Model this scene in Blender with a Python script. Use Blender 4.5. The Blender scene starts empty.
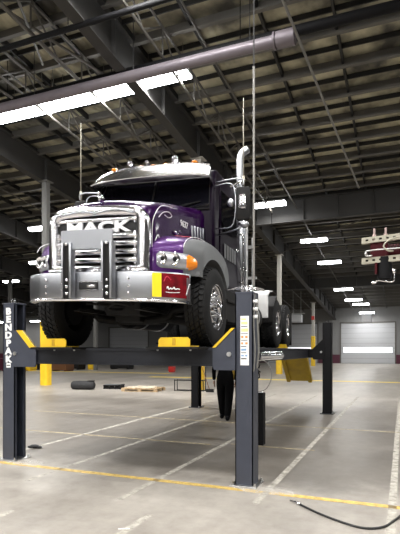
import bpy, bmesh, math, random
from mathutils import Vector, Matrix
random.seed(7)
PI = math.pi
C = bpy.context.scene.collection
sc = bpy.context.scene
V = Vector

# ------------------------------------------------------------------ materials
def mat(name, col, rough=.5, metal=0., emit=None, estr=0., noise=None, coat=0., bump=None, spec=None):
    m = bpy.data.materials.new(name); m.use_nodes = True
    nt = m.node_tree; b = nt.nodes['Principled BSDF']
    b.inputs['Base Color'].default_value = (*col, 1)
    b.inputs['Roughness'].default_value = rough
    b.inputs['Metallic'].default_value = metal
    if coat: b.inputs['Coat Weight'].default_value = coat; b.inputs['Coat Roughness'].default_value = .04
    if spec is not None: b.inputs['Specular IOR Level'].default_value = spec
    if emit:
        b.inputs['Emission Color'].default_value = (*emit, 1); b.inputs['Emission Strength'].default_value = estr
    if noise or bump:
        tc = nt.nodes.new('ShaderNodeTexCoord')
    if noise:
        scale, col2, amt = noise
        n = nt.nodes.new('ShaderNodeTexNoise'); n.inputs['Scale'].default_value = scale; n.inputs['Detail'].default_value = 6
        nt.links.new(tc.outputs['Object'], n.inputs['Vector'])
        r = nt.nodes.new('ShaderNodeValToRGB')
        r.color_ramp.elements[0].position = .5 - amt; r.color_ramp.elements[1].position = .5 + amt
        r.color_ramp.elements[0].color = (*col, 1); r.color_ramp.elements[1].color = (*col2, 1)
        nt.links.new(n.outputs['Fac'], r.inputs['Fac']); nt.links.new(r.outputs['Color'], b.inputs['Base Color'])
    if bump:
        n2 = nt.nodes.new('ShaderNodeTexNoise'); n2.inputs['Scale'].default_value = bump[0]
        nt.links.new(tc.outputs['Object'], n2.inputs['Vector'])
        bp = nt.nodes.new('ShaderNodeBump'); bp.inputs['Strength'].default_value = bump[1]; bp.inputs['Distance'].default_value = .01
        nt.links.new(n2.outputs['Fac'], bp.inputs['Height']); nt.links.new(bp.outputs['Normal'], b.inputs['Normal'])
    return m

M = {}
M['chrome'] = mat('chrome', (.80, .80, .83), .15, 1.)
M['steel'] = mat('brushed_steel', (.38, .39, .42), .34, 1., noise=(1.5, (.36, .37, .39), .3))
M['satin'] = mat('satin_metal', (.6, .6, .6), .38, 1.)
M['purple'] = mat('purple_paint', (.045, .001, .095), .32, .35, coat=.3, noise=(40, (.060, .0015, .12), .3))
M['hood_purple'] = mat('deep_purple_paint', (.015, .0008, .030), .26, .2, coat=.1, noise=(40, (.022, .001, .042), .3), spec=.14)
M['cab_purple'] = mat('purple_black_paint', (.004, .0006, .007), .35, .0, spec=.07)
M['matt_black'] = mat('matt_black_steel', (.006, .006, .007), .6, 0, spec=.15)
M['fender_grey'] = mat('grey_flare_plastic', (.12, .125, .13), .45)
M['rubber'] = mat('tyre_rubber', (.009, .009, .010), .75, noise=(30, (.015, .015, .015), .2), spec=.25)
M['black'] = mat('black_underbody', (.006, .006, .007), .6, noise=(12, (.013, .012, .011), .2), spec=.2)
M['glass'] = mat('dark_windscreen_glass', (.004, .004, .006), .05, 0., spec=.6)
M['post'] = mat('slate_blue_powdercoat', (.040, .046, .066), .42, .1, noise=(5, (.050, .056, .078), .25), bump=(60, .1))
M['runway'] = mat('dark_slate_steel', (.012, .013, .018), .5, .0, noise=(9, (.018, .020, .026), .25), spec=.3)
M['yellow'] = mat('safety_yellow_paint', (.86, .56, .015), .45, noise=(6, (.70, .44, .02), .3))
M['ramp_yellow'] = mat('olive_yellow_paint', (.62, .42, .015), .5, noise=(4, (.40, .26, .02), .3))
M['yellow_dark'] = mat('ochre_yellow', (.50, .30, .01), .5)
M['white'] = mat('white_vinyl', (.85, .85, .85), .5)
M['sticker_orange'] = mat('orange_print', (.75, .35, .12), .5)
M['sticker_blue'] = mat('blue_print', (.25, .42, .65), .5)
M['sticker_black'] = mat('black_print', (.03, .03, .03), .5)
M['sticker_yellow'] = mat('pale_yellow_print', (.80, .75, .35), .5)
M['red_decal'] = mat('maroon_decal', (.22, .006, .012), .25, coat=.6, noise=(9, (.10, .004, .008), .15))
M['yel_decal'] = mat('yellow_decal', (.85, .68, .02), .3, coat=.5)
M['red'] = mat('red_vinyl', (.6, .01, .05), .4)
M['amber'] = mat('amber_lens', (.85, .25, .02), .2, coat=.6)
M['lens'] = mat('clear_lamp_reflector', (.42, .43, .46), .22, .5)
M['fixture'] = mat('fixture_housing', (.6, .6, .6), .5)
M['tube'] = mat('lit_lamp_lens', (1, 1, 1), .5, emit=(.96, .98, 1.), estr=26)
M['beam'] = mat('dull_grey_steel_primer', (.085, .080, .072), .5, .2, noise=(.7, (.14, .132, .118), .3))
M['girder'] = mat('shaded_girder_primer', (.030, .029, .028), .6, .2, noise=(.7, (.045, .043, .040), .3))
M['letter_metal'] = mat('bright_letter_metal', (.82, .82, .84), .3, .25)
M['beam_dark'] = mat('dark_steel', (.018, .018, .018), .6, .2)
M['column'] = mat('off_white_column_paint', (.42, .41, .38), .6, noise=(3, (.34, .33, .30), .3))
M['column_shaded'] = mat('shaded_column_paint', (.13, .13, .125), .6)  # left-hand columns, their shade put into the paint colour
M['duct'] = mat('mauve_grey_metal_tube', (.20, .175, .195), .45, .3, noise=(2, (.15, .13, .15), .3))
M['pipe_black'] = mat('black_iron_pipe', (.012, .012, .012), .5)
M['cord'] = mat('black_cord', (.015, .015, .015), .6)
M['conduit'] = mat('galvanised_conduit', (.24, .235, .22), .5, .5)
M['strut'] = mat('cream_strut', (.38, .36, .29), .45, .3)
M['reel_red'] = mat('dark_red_enamel', (.045, .001, .004), .55, spec=.2)
M['pallet'] = mat('pale_pallet_wood', (.45, .34, .20), .8, noise=(8, (.30, .20, .11), .3))
M['pallet_top'] = mat('pale_board', (.62, .55, .44), .8)
M['bag'] = mat('black_bag_fabric', (.018, .018, .02), .8, bump=(20, .5))
M['cloth'] = mat('black_work_clothes', (.006, .006, .007), .9, spec=.1)
M['skin'] = mat('skin', (.42, .24, .17), .5)
M['hair'] = mat('dark_hair', (.02, .014, .01), .7)
M['dark_void'] = mat('dark_grille_back', (.006, .006, .007), .7)
M['wood'] = mat('brown_crate_wood', (.12, .05, .02), .8)
M['redbin'] = mat('red_plastic', (.45, .015, .01), .4)

def floor_material():
    m = bpy.data.materials.new('polished_concrete'); m.use_nodes = True
    nt = m.node_tree; b = nt.nodes['Principled BSDF']; L = nt.links.new
    tc = nt.nodes.new('ShaderNodeTexCoord')
    def noise(s, d, rough=.6, sx=None):
        n = nt.nodes.new('ShaderNodeTexNoise'); n.inputs['Scale'].default_value = s; n.inputs['Detail'].default_value = d
        n.inputs['Roughness'].default_value = rough
        if sx:
            mp = nt.nodes.new('ShaderNodeMapping'); mp.inputs['Scale'].default_value = sx
            L(tc.outputs['Object'], mp.inputs['Vector']); L(mp.outputs['Vector'], n.inputs['Vector'])
        else: L(tc.outputs['Object'], n.inputs['Vector'])
        return n
    n1 = noise(.55, 9, .65); n2 = noise(5, 8, .7); n3 = noise(1.2, 5, .6, (1, .25, 1))
    r = nt.nodes.new('ShaderNodeValToRGB')
    r.color_ramp.elements[0].position = .36; r.color_ramp.elements[0].color = (.19, .171, .150, 1)
    r.color_ramp.elements[1].position = .62; r.color_ramp.elements[1].color = (.41, .378, .34, 1)
    mx = nt.nodes.new('ShaderNodeMix'); mx.data_type = 'FLOAT'; mx.inputs[0].default_value = .4
    L(n1.outputs['Fac'], mx.inputs[2]); L(n2.outputs['Fac'], mx.inputs[3])
    mx2 = nt.nodes.new('ShaderNodeMix'); mx2.data_type = 'FLOAT'; mx2.inputs[0].default_value = .3
    L(mx.outputs[0], mx2.inputs[2]); L(n3.outputs['Fac'], mx2.inputs[3])
    L(mx2.outputs[0], r.inputs['Fac'])
    # the stall slabs are darker than the aisles in front and behind
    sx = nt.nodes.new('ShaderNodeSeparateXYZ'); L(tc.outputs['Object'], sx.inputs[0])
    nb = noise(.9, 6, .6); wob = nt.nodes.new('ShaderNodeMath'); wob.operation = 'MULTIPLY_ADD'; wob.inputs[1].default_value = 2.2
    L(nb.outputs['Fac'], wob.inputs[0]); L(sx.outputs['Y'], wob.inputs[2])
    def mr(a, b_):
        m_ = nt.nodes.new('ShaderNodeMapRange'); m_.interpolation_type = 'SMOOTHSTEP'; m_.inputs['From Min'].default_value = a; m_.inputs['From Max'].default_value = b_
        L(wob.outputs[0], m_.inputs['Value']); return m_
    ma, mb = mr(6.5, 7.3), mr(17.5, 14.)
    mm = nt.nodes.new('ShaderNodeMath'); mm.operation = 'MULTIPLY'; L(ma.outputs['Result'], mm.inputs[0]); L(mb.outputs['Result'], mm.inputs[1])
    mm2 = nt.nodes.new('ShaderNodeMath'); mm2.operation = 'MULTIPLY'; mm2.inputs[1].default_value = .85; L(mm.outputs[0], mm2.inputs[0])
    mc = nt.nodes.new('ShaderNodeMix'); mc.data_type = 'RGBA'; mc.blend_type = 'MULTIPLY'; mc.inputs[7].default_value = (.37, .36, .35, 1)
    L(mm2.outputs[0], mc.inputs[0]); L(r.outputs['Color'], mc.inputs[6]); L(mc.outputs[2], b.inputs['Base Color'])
    r2 = nt.nodes.new('ShaderNodeMapRange'); r2.inputs['To Min'].default_value = .28; r2.inputs['To Max'].default_value = .6
    L(n1.outputs['Fac'], r2.inputs['Value']); L(r2.outputs['Result'], b.inputs['Roughness'])
    return m
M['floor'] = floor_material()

def worn_paint(name, col, thr, scale=9):
    m = bpy.data.materials.new(name); m.use_nodes = True
    nt = m.node_tree; b = nt.nodes['Principled BSDF']; L = nt.links.new
    tc = nt.nodes.new('ShaderNodeTexCoord')
    n = nt.nodes.new('ShaderNodeTexNoise'); n.inputs['Scale'].default_value = scale; n.inputs['Detail'].default_value = 8; n.inputs['Roughness'].default_value = .7
    L(tc.outputs['Object'], n.inputs['Vector'])
    mr = nt.nodes.new('ShaderNodeMapRange'); mr.inputs['From Min'].default_value = thr - .3; mr.inputs['From Max'].default_value = thr + .22
    L(n.outputs['Fac'], mr.inputs['Value']); L(mr.outputs['Result'], b.inputs['Alpha'])
    b.inputs['Base Color'].default_value = (*col, 1); b.inputs['Roughness'].default_value = .55
    return m
M['line_white'] = worn_paint('worn_white_floor_paint', (.52, .49, .43), .46)
M['line_faint'] = worn_paint('faded_floor_paint', (.52, .43, .26), .44)
M['line_yellow'] = worn_paint('worn_yellow_floor_paint', (.72, .50, .13), .44)
M['line_yellow2'] = worn_paint('bright_yellow_floor_paint', (.90, .70, .16), .30)
M['dust'] = worn_paint('pale_dust', (.62, .59, .54), .60, 7)

def deck_material():
    m = bpy.data.materials.new('ribbed_roof_deck'); m.use_nodes = True
    nt = m.node_tree; b = nt.nodes['Principled BSDF']; L = nt.links.new
    tc = nt.nodes.new('ShaderNodeTexCoord')
    n = nt.nodes.new('ShaderNodeTexNoise'); n.inputs['Scale'].default_value = .8; n.inputs['Detail'].default_value = 8
    L(tc.outputs['Object'], n.inputs['Vector'])
    r = nt.nodes.new('ShaderNodeValToRGB')
    r.color_ramp.elements[0].position = .38; r.color_ramp.elements[0].color = (.07, .066, .055, 1)
    r.color_ramp.elements[1].position = .62; r.color_ramp.elements[1].color = (.52, .48, .34, 1)
    L(n.outputs['Fac'], r.inputs['Fac']); L(r.outputs['Color'], b.inputs['Base Color'])
    w = nt.nodes.new('ShaderNodeTexWave'); w.inputs['Scale'].default_value = 1.0; w.bands_direction = 'X'
    L(tc.outputs['Object'], w.inputs['Vector'])
    bp = nt.nodes.new('ShaderNodeBump'); bp.inputs['Strength'].default_value = .6; bp.inputs['Distance'].default_value = .05
    L(w.outputs['Fac'], bp.inputs['Height']); L(bp.outputs['Normal'], b.inputs['Normal'])
    b.inputs['Roughness'].default_value = .55
    return m
M['deck'] = deck_material()

def wall_material(name, col, ribs=2.):
    m = bpy.data.materials.new(name); m.use_nodes = True
    nt = m.node_tree; b = nt.nodes['Principled BSDF']; L = nt.links.new
    tc = nt.nodes.new('ShaderNodeTexCoord')
    w = nt.nodes.new('ShaderNodeTexWave'); w.inputs['Scale'].default_value = ribs
    L(tc.outputs['Object'], w.inputs['Vector'])
    bp = nt.nodes.new('ShaderNodeBump'); bp.inputs['Strength'].default_value = .5; bp.inputs['Distance'].default_value = .03
    L(w.outputs['Fac'], bp.inputs['Height']); L(bp.outputs['Normal'], b.inputs['Normal'])
    b.inputs['Base Color'].default_value = (*col, 1); b.inputs['Roughness'].default_value = .6
    return m
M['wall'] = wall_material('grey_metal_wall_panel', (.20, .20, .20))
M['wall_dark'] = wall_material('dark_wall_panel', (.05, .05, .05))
M['maroon'] = mat('maroon_wall_paint', (.07, .008, .025), .6)
M['door'] = mat('white_sectional_door', (.44, .45, .47), .5)
M['panel_glare'] = mat('white_glare_panel', (.8, .8, .8), .3)  # glare on the chrome panel put into a white base colour
M['door_seam'] = mat('grey_door_seam', (.22, .22, .24), .6)
M['daylight'] = mat('daylit_window_strip', (1, 1, 1), .4, emit=(.95, .98, 1.), estr=1.6)

# ------------------------------------------------------------------ mesh helpers
def box(bm, x0, x1, y0, y1, z0, z1, bev=0):
    r = bmesh.ops.create_cube(bm, size=1)
    vs = r['verts']
    for v in vs:
        v.co = V(((x0+x1)/2 + v.co.x*(x1-x0), (y0+y1)/2 + v.co.y*(y1-y0), (z0+z1)/2 + v.co.z*(z1-z0)))
    if bev:
        es = list({e for v in vs for e in v.link_edges})
        r2 = bmesh.ops.bevel(bm, geom=es, offset=bev, segments=2, affect='EDGES', profile=.5)
        vs = r2['verts']
    return vs

def frame(d):
    d = d.normalized()
    a = V((0, 0, 1)) if abs(d.z) < .9 else V((1, 0, 0))
    u = d.cross(a).normalized(); w = d.cross(u).normalized()
    return u, w

def tube(bm, pts, r, n=10, caps=True):
    pts = [V(p) for p in pts]; rings = []
    rs = r if isinstance(r, (list, tuple)) else [r]*len(pts)
    u = None
    for i, p in enumerate(pts):
        d = (pts[min(i+1, len(pts)-1)] - pts[max(i-1, 0)]).normalized()
        if u is None: u, w = frame(d)
        else:
            u = (u - d*u.dot(d)).normalized(); w = d.cross(u).normalized()
        rings.append([bm.verts.new(p + (u*math.cos(2*PI*k/n) + w*math.sin(2*PI*k/n))*rs[i]) for k in range(n)])
    for a, b in zip(rings, rings[1:]):
        for k in range(n):
            bm.faces.new((a[k], a[(k+1) % n], b[(k+1) % n], b[k]))
    if caps:
        bm.faces.new(rings[0][::-1]); bm.faces.new(rings[-1])
    return [v for g in rings for v in g]

def smooth_path(pts, n=6):
    pts = [V(p) for p in pts]; out = []
    for i in range(len(pts)-1):
        p0 = pts[max(i-1, 0)]; p1 = pts[i]; p2 = pts[i+1]; p3 = pts[min(i+2, len(pts)-1)]
        for k in range(n):
            t = k/n
            out.append(.5*((2*p1) + (p2-p0)*t + (2*p0-5*p1+4*p2-p3)*t*t + (3*p1-p0-3*p2+p3)*t**3))
    out.append(pts[-1]); return out

def lathe(bm, prof, c, ax, n=32, closed=False):
    """prof: list of (radius, offset along ax)"""
    c = V(c); ax = V(ax).normalized(); u, w = frame(ax); rings = []
    for r, a in prof:
        if r < 1e-5: rings.append([bm.verts.new(c + ax*a)])
        else: rings.append([bm.verts.new(c + ax*a + (u*math.cos(2*PI*k/n) + w*math.sin(2*PI*k/n))*r) for k in range(n)])
    seq = list(zip(rings, rings[1:])) + ([(rings[-1], rings[0])] if closed else [])
    for a, b in seq:
        if len(a) == 1 and len(b) == 1: continue
        for k in range(n):
            k2 = (k+1) % n
            if len(a) == 1: bm.faces.new((a[0], b[k2], b[k]))
            elif len(b) == 1: bm.faces.new((a[k], a[k2], b[0]))
            else: bm.faces.new((a[k], a[k2], b[k2], b[k]))

def ball(bm, c, r, seg=14, rings=8):
    res = bmesh.ops.create_uvsphere(bm, u_segments=seg, v_segments=rings, radius=1)
    rr = (r, r, r) if not isinstance(r, (tuple, list)) else r
    for v in res['verts']: v.co = V((c[0]+v.co.x*rr[0], c[1]+v.co.y*rr[1], c[2]+v.co.z*rr[2]))
    return res['verts']

def prism(bm, pts, axis, a0, a1):
    """polygon pts (2D) extruded along axis; other two axes in xyz order"""
    def mk(p, a):
        if axis == 'x': return V((a, p[0], p[1]))
        if axis == 'y': return V((p[0], a, p[1]))
        return V((p[0], p[1], a))
    A = [bm.verts.new(mk(p, a0)) for p in pts]; B = [bm.verts.new(mk(p, a1)) for p in pts]
    n = len(pts)
    bm.faces.new(A); bm.faces.new(B[::-1])
    for i in range(n): bm.faces.new((A[i], B[i], B[(i+1) % n], A[(i+1) % n]))
    return A + B

def grid(bm, rows, closed=False):
    R = [[bm.verts.new(V(p)) for p in row] for row in rows]
    for a, b in zip(R, R[1:]):
        m = len(a)
        for k in range(m if closed else m-1):
            bm.faces.new((a[k], a[(k+1) % m], b[(k+1) % m], b[k]))
    return R

def NB(): return bmesh.new()

def link(name, bm, m, parent=None, smooth=None, post=None, loc=None, solid=0, recalc=True):
    if post:
        for v in bm.verts: v.co = post(v.co)
    if recalc: bmesh.ops.recalc_face_normals(bm, faces=bm.faces)
    me = bpy.data.meshes.new(name); bm.to_mesh(me); bm.free()
    ms = m if isinstance(m, (list, tuple)) else [m]
    for x in ms: me.materials.append(M[x] if isinstance(x, str) else x)
    o = bpy.data.objects.new(name, me); C.objects.link(o)
    if smooth:
        for p in me.polygons: p.use_smooth = True
        if smooth is not True: me.set_sharp_from_angle(angle=math.radians(smooth))
    if parent: o.parent = parent
    if loc: o.location = loc
    if solid:
        md = o.modifiers.new('s', 'SOLIDIFY'); md.thickness = solid; md.offset = 0
    return o

SPLIT = {'hanger', 'grille_rivet', 'anchor_bolt', 'beam_bolt', 'limit_switch', 'upright_bolt', 'tank_strap', 'top_nut', 'bumper_bolt', 'lug_nut', 'hand_hole', 'step',
         'red_slash', 'label_print', 'suspension', 'clamp', 'lamp_bowl', 'lamp_core', 'stack_brace', 'mud_flap', 'threaded_rod', 'drop_strut', 'jack_pad', 'wiper', 'eyes', 'hood_vent', 'channel_web', 'white_band', 'convex_mirror'}
def islands(bm):
    bm.verts.ensure_lookup_table(); seen = set(); out = []
    for v in bm.verts:
        if v.index in seen: continue
        st_ = [v]; seen.add(v.index); cur = []
        while st_:
            a = st_.pop(); cur.append(a)
            for e in a.link_edges:
                b = e.other_vert(a)
                if b.index not in seen: seen.add(b.index); st_.append(b)
        out.append(cur)
    def bb(vs): return [min(v.co[i] for v in vs) for i in range(3)], [max(v.co[i] for v in vs) for i in range(3)]
    ch = True
    while ch:
        ch = False
        for i in range(len(out)):
            for j in range(i+1, len(out)):
                (a0, a1), (b0, b1) = bb(out[i]), bb(out[j])
                if all(a0[k] <= b1[k]+.001 and b0[k] <= a1[k]+.001 for k in range(3)):
                    out[i] += out.pop(j); ch = True; break
            if ch: break
    return out
_link1 = link
def link(name, bm, m, parent=None, **k):
    if name in SPLIT and parent:
        bm.verts.index_update(); isl = islands(bm)
        if len(isl) > 1:
            sets = [set(v.index for v in g) for g in isl]; o = None
            for g in sets:
                b2 = bm.copy(); b2.verts.ensure_lookup_table()
                bmesh.ops.delete(b2, geom=[v for v in b2.verts if v.index not in g], context='VERTS')
                o = _link1(name, b2, m, parent, **k)
            bm.free(); return o
    return _link1(name, bm, m, parent, **k)

def thing(name, label, cat, loc=(0, 0, 0), rz=0, group=None):
    o = bpy.data.objects.new(name, None); C.objects.link(o)
    o.location = loc; o.rotation_euler = (0, 0, rz); o.empty_display_size = .1
    o['label'] = label; o['category'] = cat
    if group: o['group'] = group
    return o

def tag(o, label, cat, group=None, kind=None):
    o['label'] = label; o['category'] = cat
    if group: o['group'] = group
    if kind: o['kind'] = kind
    return o

def struct(name, bm, m, **k):
    o = link(name, bm, m, **k); o['kind'] = 'structure'; return o

def text_bm(body, size, sx=1., ext=.004, off=0., align='CENTER'):
    cu = bpy.data.curves.new('t', 'FONT'); cu.body = body; cu.size = size; cu.extrude = ext; cu.offset = off
    cu.align_x = align; cu.align_y = 'CENTER'; cu.resolution_u = 3
    o = bpy.data.objects.new('t', cu); C.objects.link(o)
    bpy.context.view_layer.update()
    dg = bpy.context.evaluated_depsgraph_get()
    me = bpy.data.meshes.new_from_object(o.evaluated_get(dg))
    bm = bmesh.new(); bm.from_mesh(me)
    C.objects.unlink(o); bpy.data.objects.remove(o); bpy.data.curves.remove(cu); bpy.data.meshes.remove(me)
    for v in bm.verts: v.co.x *= sx
    return bm

# ------------------------------------------------------------------ projection constants of the camera
F = 490.; HC = 1.6; TH = math.atan(203/490)
ct, st = math.cos(TH), math.sin(TH)

# ------------------------------------------------------------------ the building
XL, XR, YB, YF = -64., 20., -55., 61.
YR = -14.
def deckz(y): return 12.3 - .092*(y if y > YR else 2*YR-y)

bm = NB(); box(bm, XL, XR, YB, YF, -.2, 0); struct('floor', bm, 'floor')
bm = NB()
for a, b in ((YB-.3, YR), (YR, YF+.3)): prism(bm, [(a, deckz(a)), (b, deckz(b)), (b, deckz(b)+.2), (a, deckz(a)+.2)], 'x', XL, XR)
struct('ceiling', bm, 'deck')

def side_wall(name, x0, x1):
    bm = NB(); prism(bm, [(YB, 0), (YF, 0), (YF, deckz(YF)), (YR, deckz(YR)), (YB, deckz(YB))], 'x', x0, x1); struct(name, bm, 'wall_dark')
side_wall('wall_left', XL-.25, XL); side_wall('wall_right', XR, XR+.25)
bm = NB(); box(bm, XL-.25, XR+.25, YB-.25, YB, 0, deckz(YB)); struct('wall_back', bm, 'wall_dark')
YB0, YB = YB, YR
# far wall with openings
DOORS = [(-52, -45.8), (-39.6, -33.2), (-28.2, -22.0), (-15.9, -9.7), (-6.9, -.85), (2.2, 8.4), (11.2, 17.4)]
DT = 4.8
bm = NB(); box(bm, XL-.25, XR+.25, YF, YF+.3, DT, deckz(YF)+.05)
xs = [XL-.25] + [v for d in DOORS for v in d] + [XR+.25]
for a, b in zip(xs[::2], xs[1::2]): box(bm, a, b, YF, YF+.3, 0, DT)
struct('wall_front', bm, 'wall')
bm = NB()
for a, b in zip(xs[::2], xs[1::2]): box(bm, a+.02, b-.02, YF-.03, YF, 0, 1.05)
struct('trim_1', bm, 'maroon')
bm = NB(); box(bm, XL, XL+.03, YB0, YF, 0, 1.2); struct('trim_2', bm, 'maroon')
for i, (a, b) in enumerate(DOORS):
    bm = NB()
    for k in range(8): box(bm, a+.02, b-.02, YF+.08, YF+.14, k*.6+.012, k*.6+.588)
    d = struct('door_%d' % (i+1), bm, 'door')
    bm = NB(); box(bm, a+.02, b-.02, YF+.11, YF+.17, 0, DT); link('seam_backing', bm, 'door_seam', d)
    bm = NB(); box(bm, a+.3, b-.3, YF+.07, YF+.085, 1.28, 1.92); link('window_strip', bm, 'daylight', d)
    bm = NB(); box(bm, a-.12, a, YF-.06, YF, 0, DT+.1); box(bm, b, b+.12, YF-.06, YF, 0, DT+.1); box(bm, a-.12, b+.12, YF-.06, YF, DT, DT+.14)
    link('track', bm, 'beam', d)

# purlins
bm = NB()
prism(bm, [(0, 0), (.08, 0), (.08, -.02), (.015, -.02), (.015, -.31), (-.12, -.31), (-.12, -.26), (-.14, -.26), (-.14, -.33), (0, -.33)], 'x', XL, XR)
p0 = struct('beam', bm, 'beam')
y = YB + .6; first = True
ys = []
while y < YF - .5:
    ys.append(y); y += 1.55
for k, y in enumerate(ys):
    o = p0 if k == 0 else p0.copy()
    if k: C.objects.link(o)
    o.location = (0, y, deckz(y)); o.rotation_euler = (0, 0, 0)
bm = NB(); prism(bm, [(-.03, -.02), (.03, -.02), (.03, -.05), (.01, -.05), (.01, -.17), (-.03, -.17)], 'x', XL, XR)
q0 = struct('beam', bm, 'beam_dark')
for k, y in enumerate([v for v in ys if 4 < v < 50]):
    o = q0 if k == 0 else q0.copy()
    if k: C.objects.link(o)
    o.location = (0, y+.85, deckz(y+.85))
# bridging members running down the slope
sl = math.atan(.092); Ln = (YF-YB)/math.cos(sl)
bm = NB(); box(bm, -.035, .035, 0, Ln, -.20, -.01)
b0 = struct('beam', bm, 'beam_dark')
x = -50.; k = 0
while x < 14:
    o = b0 if k == 0 else b0.copy()
    if k: C.objects.link(o)
    o.location = (x, YB, deckz(YB)); o.rotation_euler = (-sl, 0, 0)
    x += 1.93; k += 1
# girders along the slope
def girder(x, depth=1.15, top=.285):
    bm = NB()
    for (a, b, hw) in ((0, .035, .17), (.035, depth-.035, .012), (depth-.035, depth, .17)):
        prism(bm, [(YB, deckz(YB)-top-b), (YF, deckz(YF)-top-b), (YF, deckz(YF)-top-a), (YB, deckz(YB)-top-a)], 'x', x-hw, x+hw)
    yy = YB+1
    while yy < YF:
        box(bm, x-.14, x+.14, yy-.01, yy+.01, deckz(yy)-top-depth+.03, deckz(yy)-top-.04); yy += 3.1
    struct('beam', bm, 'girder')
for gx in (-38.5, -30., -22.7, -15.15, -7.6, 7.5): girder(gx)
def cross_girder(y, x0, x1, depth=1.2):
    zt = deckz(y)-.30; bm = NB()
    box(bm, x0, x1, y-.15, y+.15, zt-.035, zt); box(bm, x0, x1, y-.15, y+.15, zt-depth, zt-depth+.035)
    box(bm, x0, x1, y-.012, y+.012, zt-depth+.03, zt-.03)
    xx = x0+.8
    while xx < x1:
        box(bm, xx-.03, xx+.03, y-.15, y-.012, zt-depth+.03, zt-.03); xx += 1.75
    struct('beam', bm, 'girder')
cross_girder(26., -7.4, XR); cross_girder(26., -22.5, -15.3, .9); cross_girder(44., -15., XR, .9)
# thin bracing rods below the roof
def rod(a, b, r, m='conduit'):
    bm = NB(); tube(bm, [a, b], r, 8); return struct('beam', bm, m)
for (a, b, r) in [((-9.6, 6, deckz(6)-.9), (-9.6, 58, deckz(58)-.9), .035), ((-11.7, 6, deckz(6)-.7), (-11.7, 58, deckz(58)-.7), .04),
                  ((-18.6, 10, deckz(10)-.9), (-18.6, 58, deckz(58)-.9), .035), ((-5.2, 8, deckz(8)-.8), (-5.2, 58, deckz(58)-.8), .035),
                  ((-13.4, 9, deckz(9)-.5), (-11.6, 12.5, deckz(12)-1.5), .04), ((-11.6, 9, deckz(9)-1.5), (-13.4, 12.5, deckz(12)-.5), .04),
                  ((-10.6, 8.5, deckz(9)-.4), (-8.2, 12.5, deckz(12)-1.4), .04), ((-8.2, 8.5, deckz(9)-1.4), (-10.6, 12.5, deckz(12)-.5), .04),
                  ((-7.6, 18, deckz(18)-1.4), (-15.1, 30, deckz(30)-1.4), .03), ((-7.6, 32, deckz(32)-1.4), (-1, 26, deckz(26)-1.4), .03)]:
    rod(a, b, r, 'beam')
def joist(x, y0, y1):
    bm = NB(); n = int((y1-y0)/1.1)
    for dz in (.40, 1.25): tube(bm, [(x, y0, deckz(y0)-dz), (x, y1, deckz(y1)-dz)], .045, 6)
    for i in range(n):
        a = y0+(y1-y0)*i/n; b = y0+(y1-y0)*(i+1)/n
        p, q = (.40, 1.25) if i % 2 else (1.25, .40)
        tube(bm, [(x, a, deckz(a)-p), (x, b, deckz(b)-q)], .028, 6)
        if i % 2: tube(bm, [(x, a, deckz(a)-.4), (x, a, deckz(a)-1.25)], .025, 6)
    struct('beam', bm, 'beam')
joist(-9.2, 7, 25); joist(-11.4, 7, 25); joist(-6.3, 9, 25)
# columns
def col(x, y, guard, label=None, mark=False):
    zt = deckz(y)-1.4
    bm = NB(); box(bm, x-.13, x+.13, y-.13, y+.13, 0, zt, .01); box(bm, x-.25, x+.25, y-.25, y+.25, zt-.03, zt)
    struct('column', bm, 'column' if x > -10 else 'column_shaded')
    if guard:
        bm = NB()
        n = 12
        ring = [(x+.20*math.copysign(abs(math.cos(a))**.35, math.cos(a)), y+.20*math.copysign(abs(math.sin(a))**.35, math.sin(a))) for a in [2*PI*(k+.5)/n for k in range(n)]]
        inner = [(x+.14*math.copysign(1, p[0]-x), y+.14*math.copysign(1, p[1]-y)) for p in ring]
        lo = [(p[0], p[1], 0.) for p in ring]; hi = [(p[0], p[1], 2.95) for p in ring]; hi2 = [(x+(p[0]-x)*.6, y+(p[1]-y)*.6, 3.0) for p in ring]
        grid(bm, [lo, hi, hi2], closed=True)
        o = link('column_guard', bm, 'yellow'); tag(o, label, 'column guard', 'yellow guards around the columns')
    if mark:
        bm = NB(); box(bm, x-.15, x+.15, y-.15, y-.13, 4.6, 5.0, .005); o = link('fire_marker', bm, 'redbin'); tag(o, 'small red marker plate high on the pale column by the doors', 'marker')
col(-15.0, 17.9, True, 'yellow column guard behind the left front wheel of the lifted truck')
col(-7.55, 18.1, True, 'yellow column guard seen under the lift between rear post and standing person')
col(-7.62, 32.2, True, 'yellow column guard beside the hanging yellow ramp')
col(-8.3, 49.6, True, 'distant yellow column guard in front of the white roller doors', True)
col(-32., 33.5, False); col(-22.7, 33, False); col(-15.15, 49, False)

# ------------------------------------------------------------------ lights
def dirlight(px, py):
    k = (px-200)/F; v = (350-py)/F
    yy = k*st + ct; D = 9.7/(v + .092*yy); r = k*D
    return (r*ct - D*st, r*st + D*ct, HC + v*D)
def make_fixture():
    t = thing('strip_light', '', 'ceiling light')
    bm = NB(); box(bm, -.8, .8, -.26, .26, .03, .10, .008); link('housing', bm, 'fixture', t)
    bm = NB()
    pr = [(-.25, .035), (-.23, -.06), (-.13, -.12), (.13, -.12), (.23, -.06), (.25, .035)]
    prism(bm, pr, 'x', -.79, .79); link('lamp_lens', bm, 'tube', t, smooth=40)
    bm = NB(); 
    for sx in (-.6, .6): tube(bm, [(sx, 0, .09), (sx, 0, 1.03)], .008, 6)
    link('suspension', bm, 'beam', t)
    return t
fix0 = None
lamp_data = bpy.data.lights.new('lamp', 'AREA'); lamp_data.shape = 'RECTANGLE'; lamp_data.size = 1.55; lamp_data.size_y = .3
lamp_data.energy = 235; lamp_data.color = (1., .98, .94)
lamp_near = lamp_data.copy(); lamp_near.energy = 370
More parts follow.
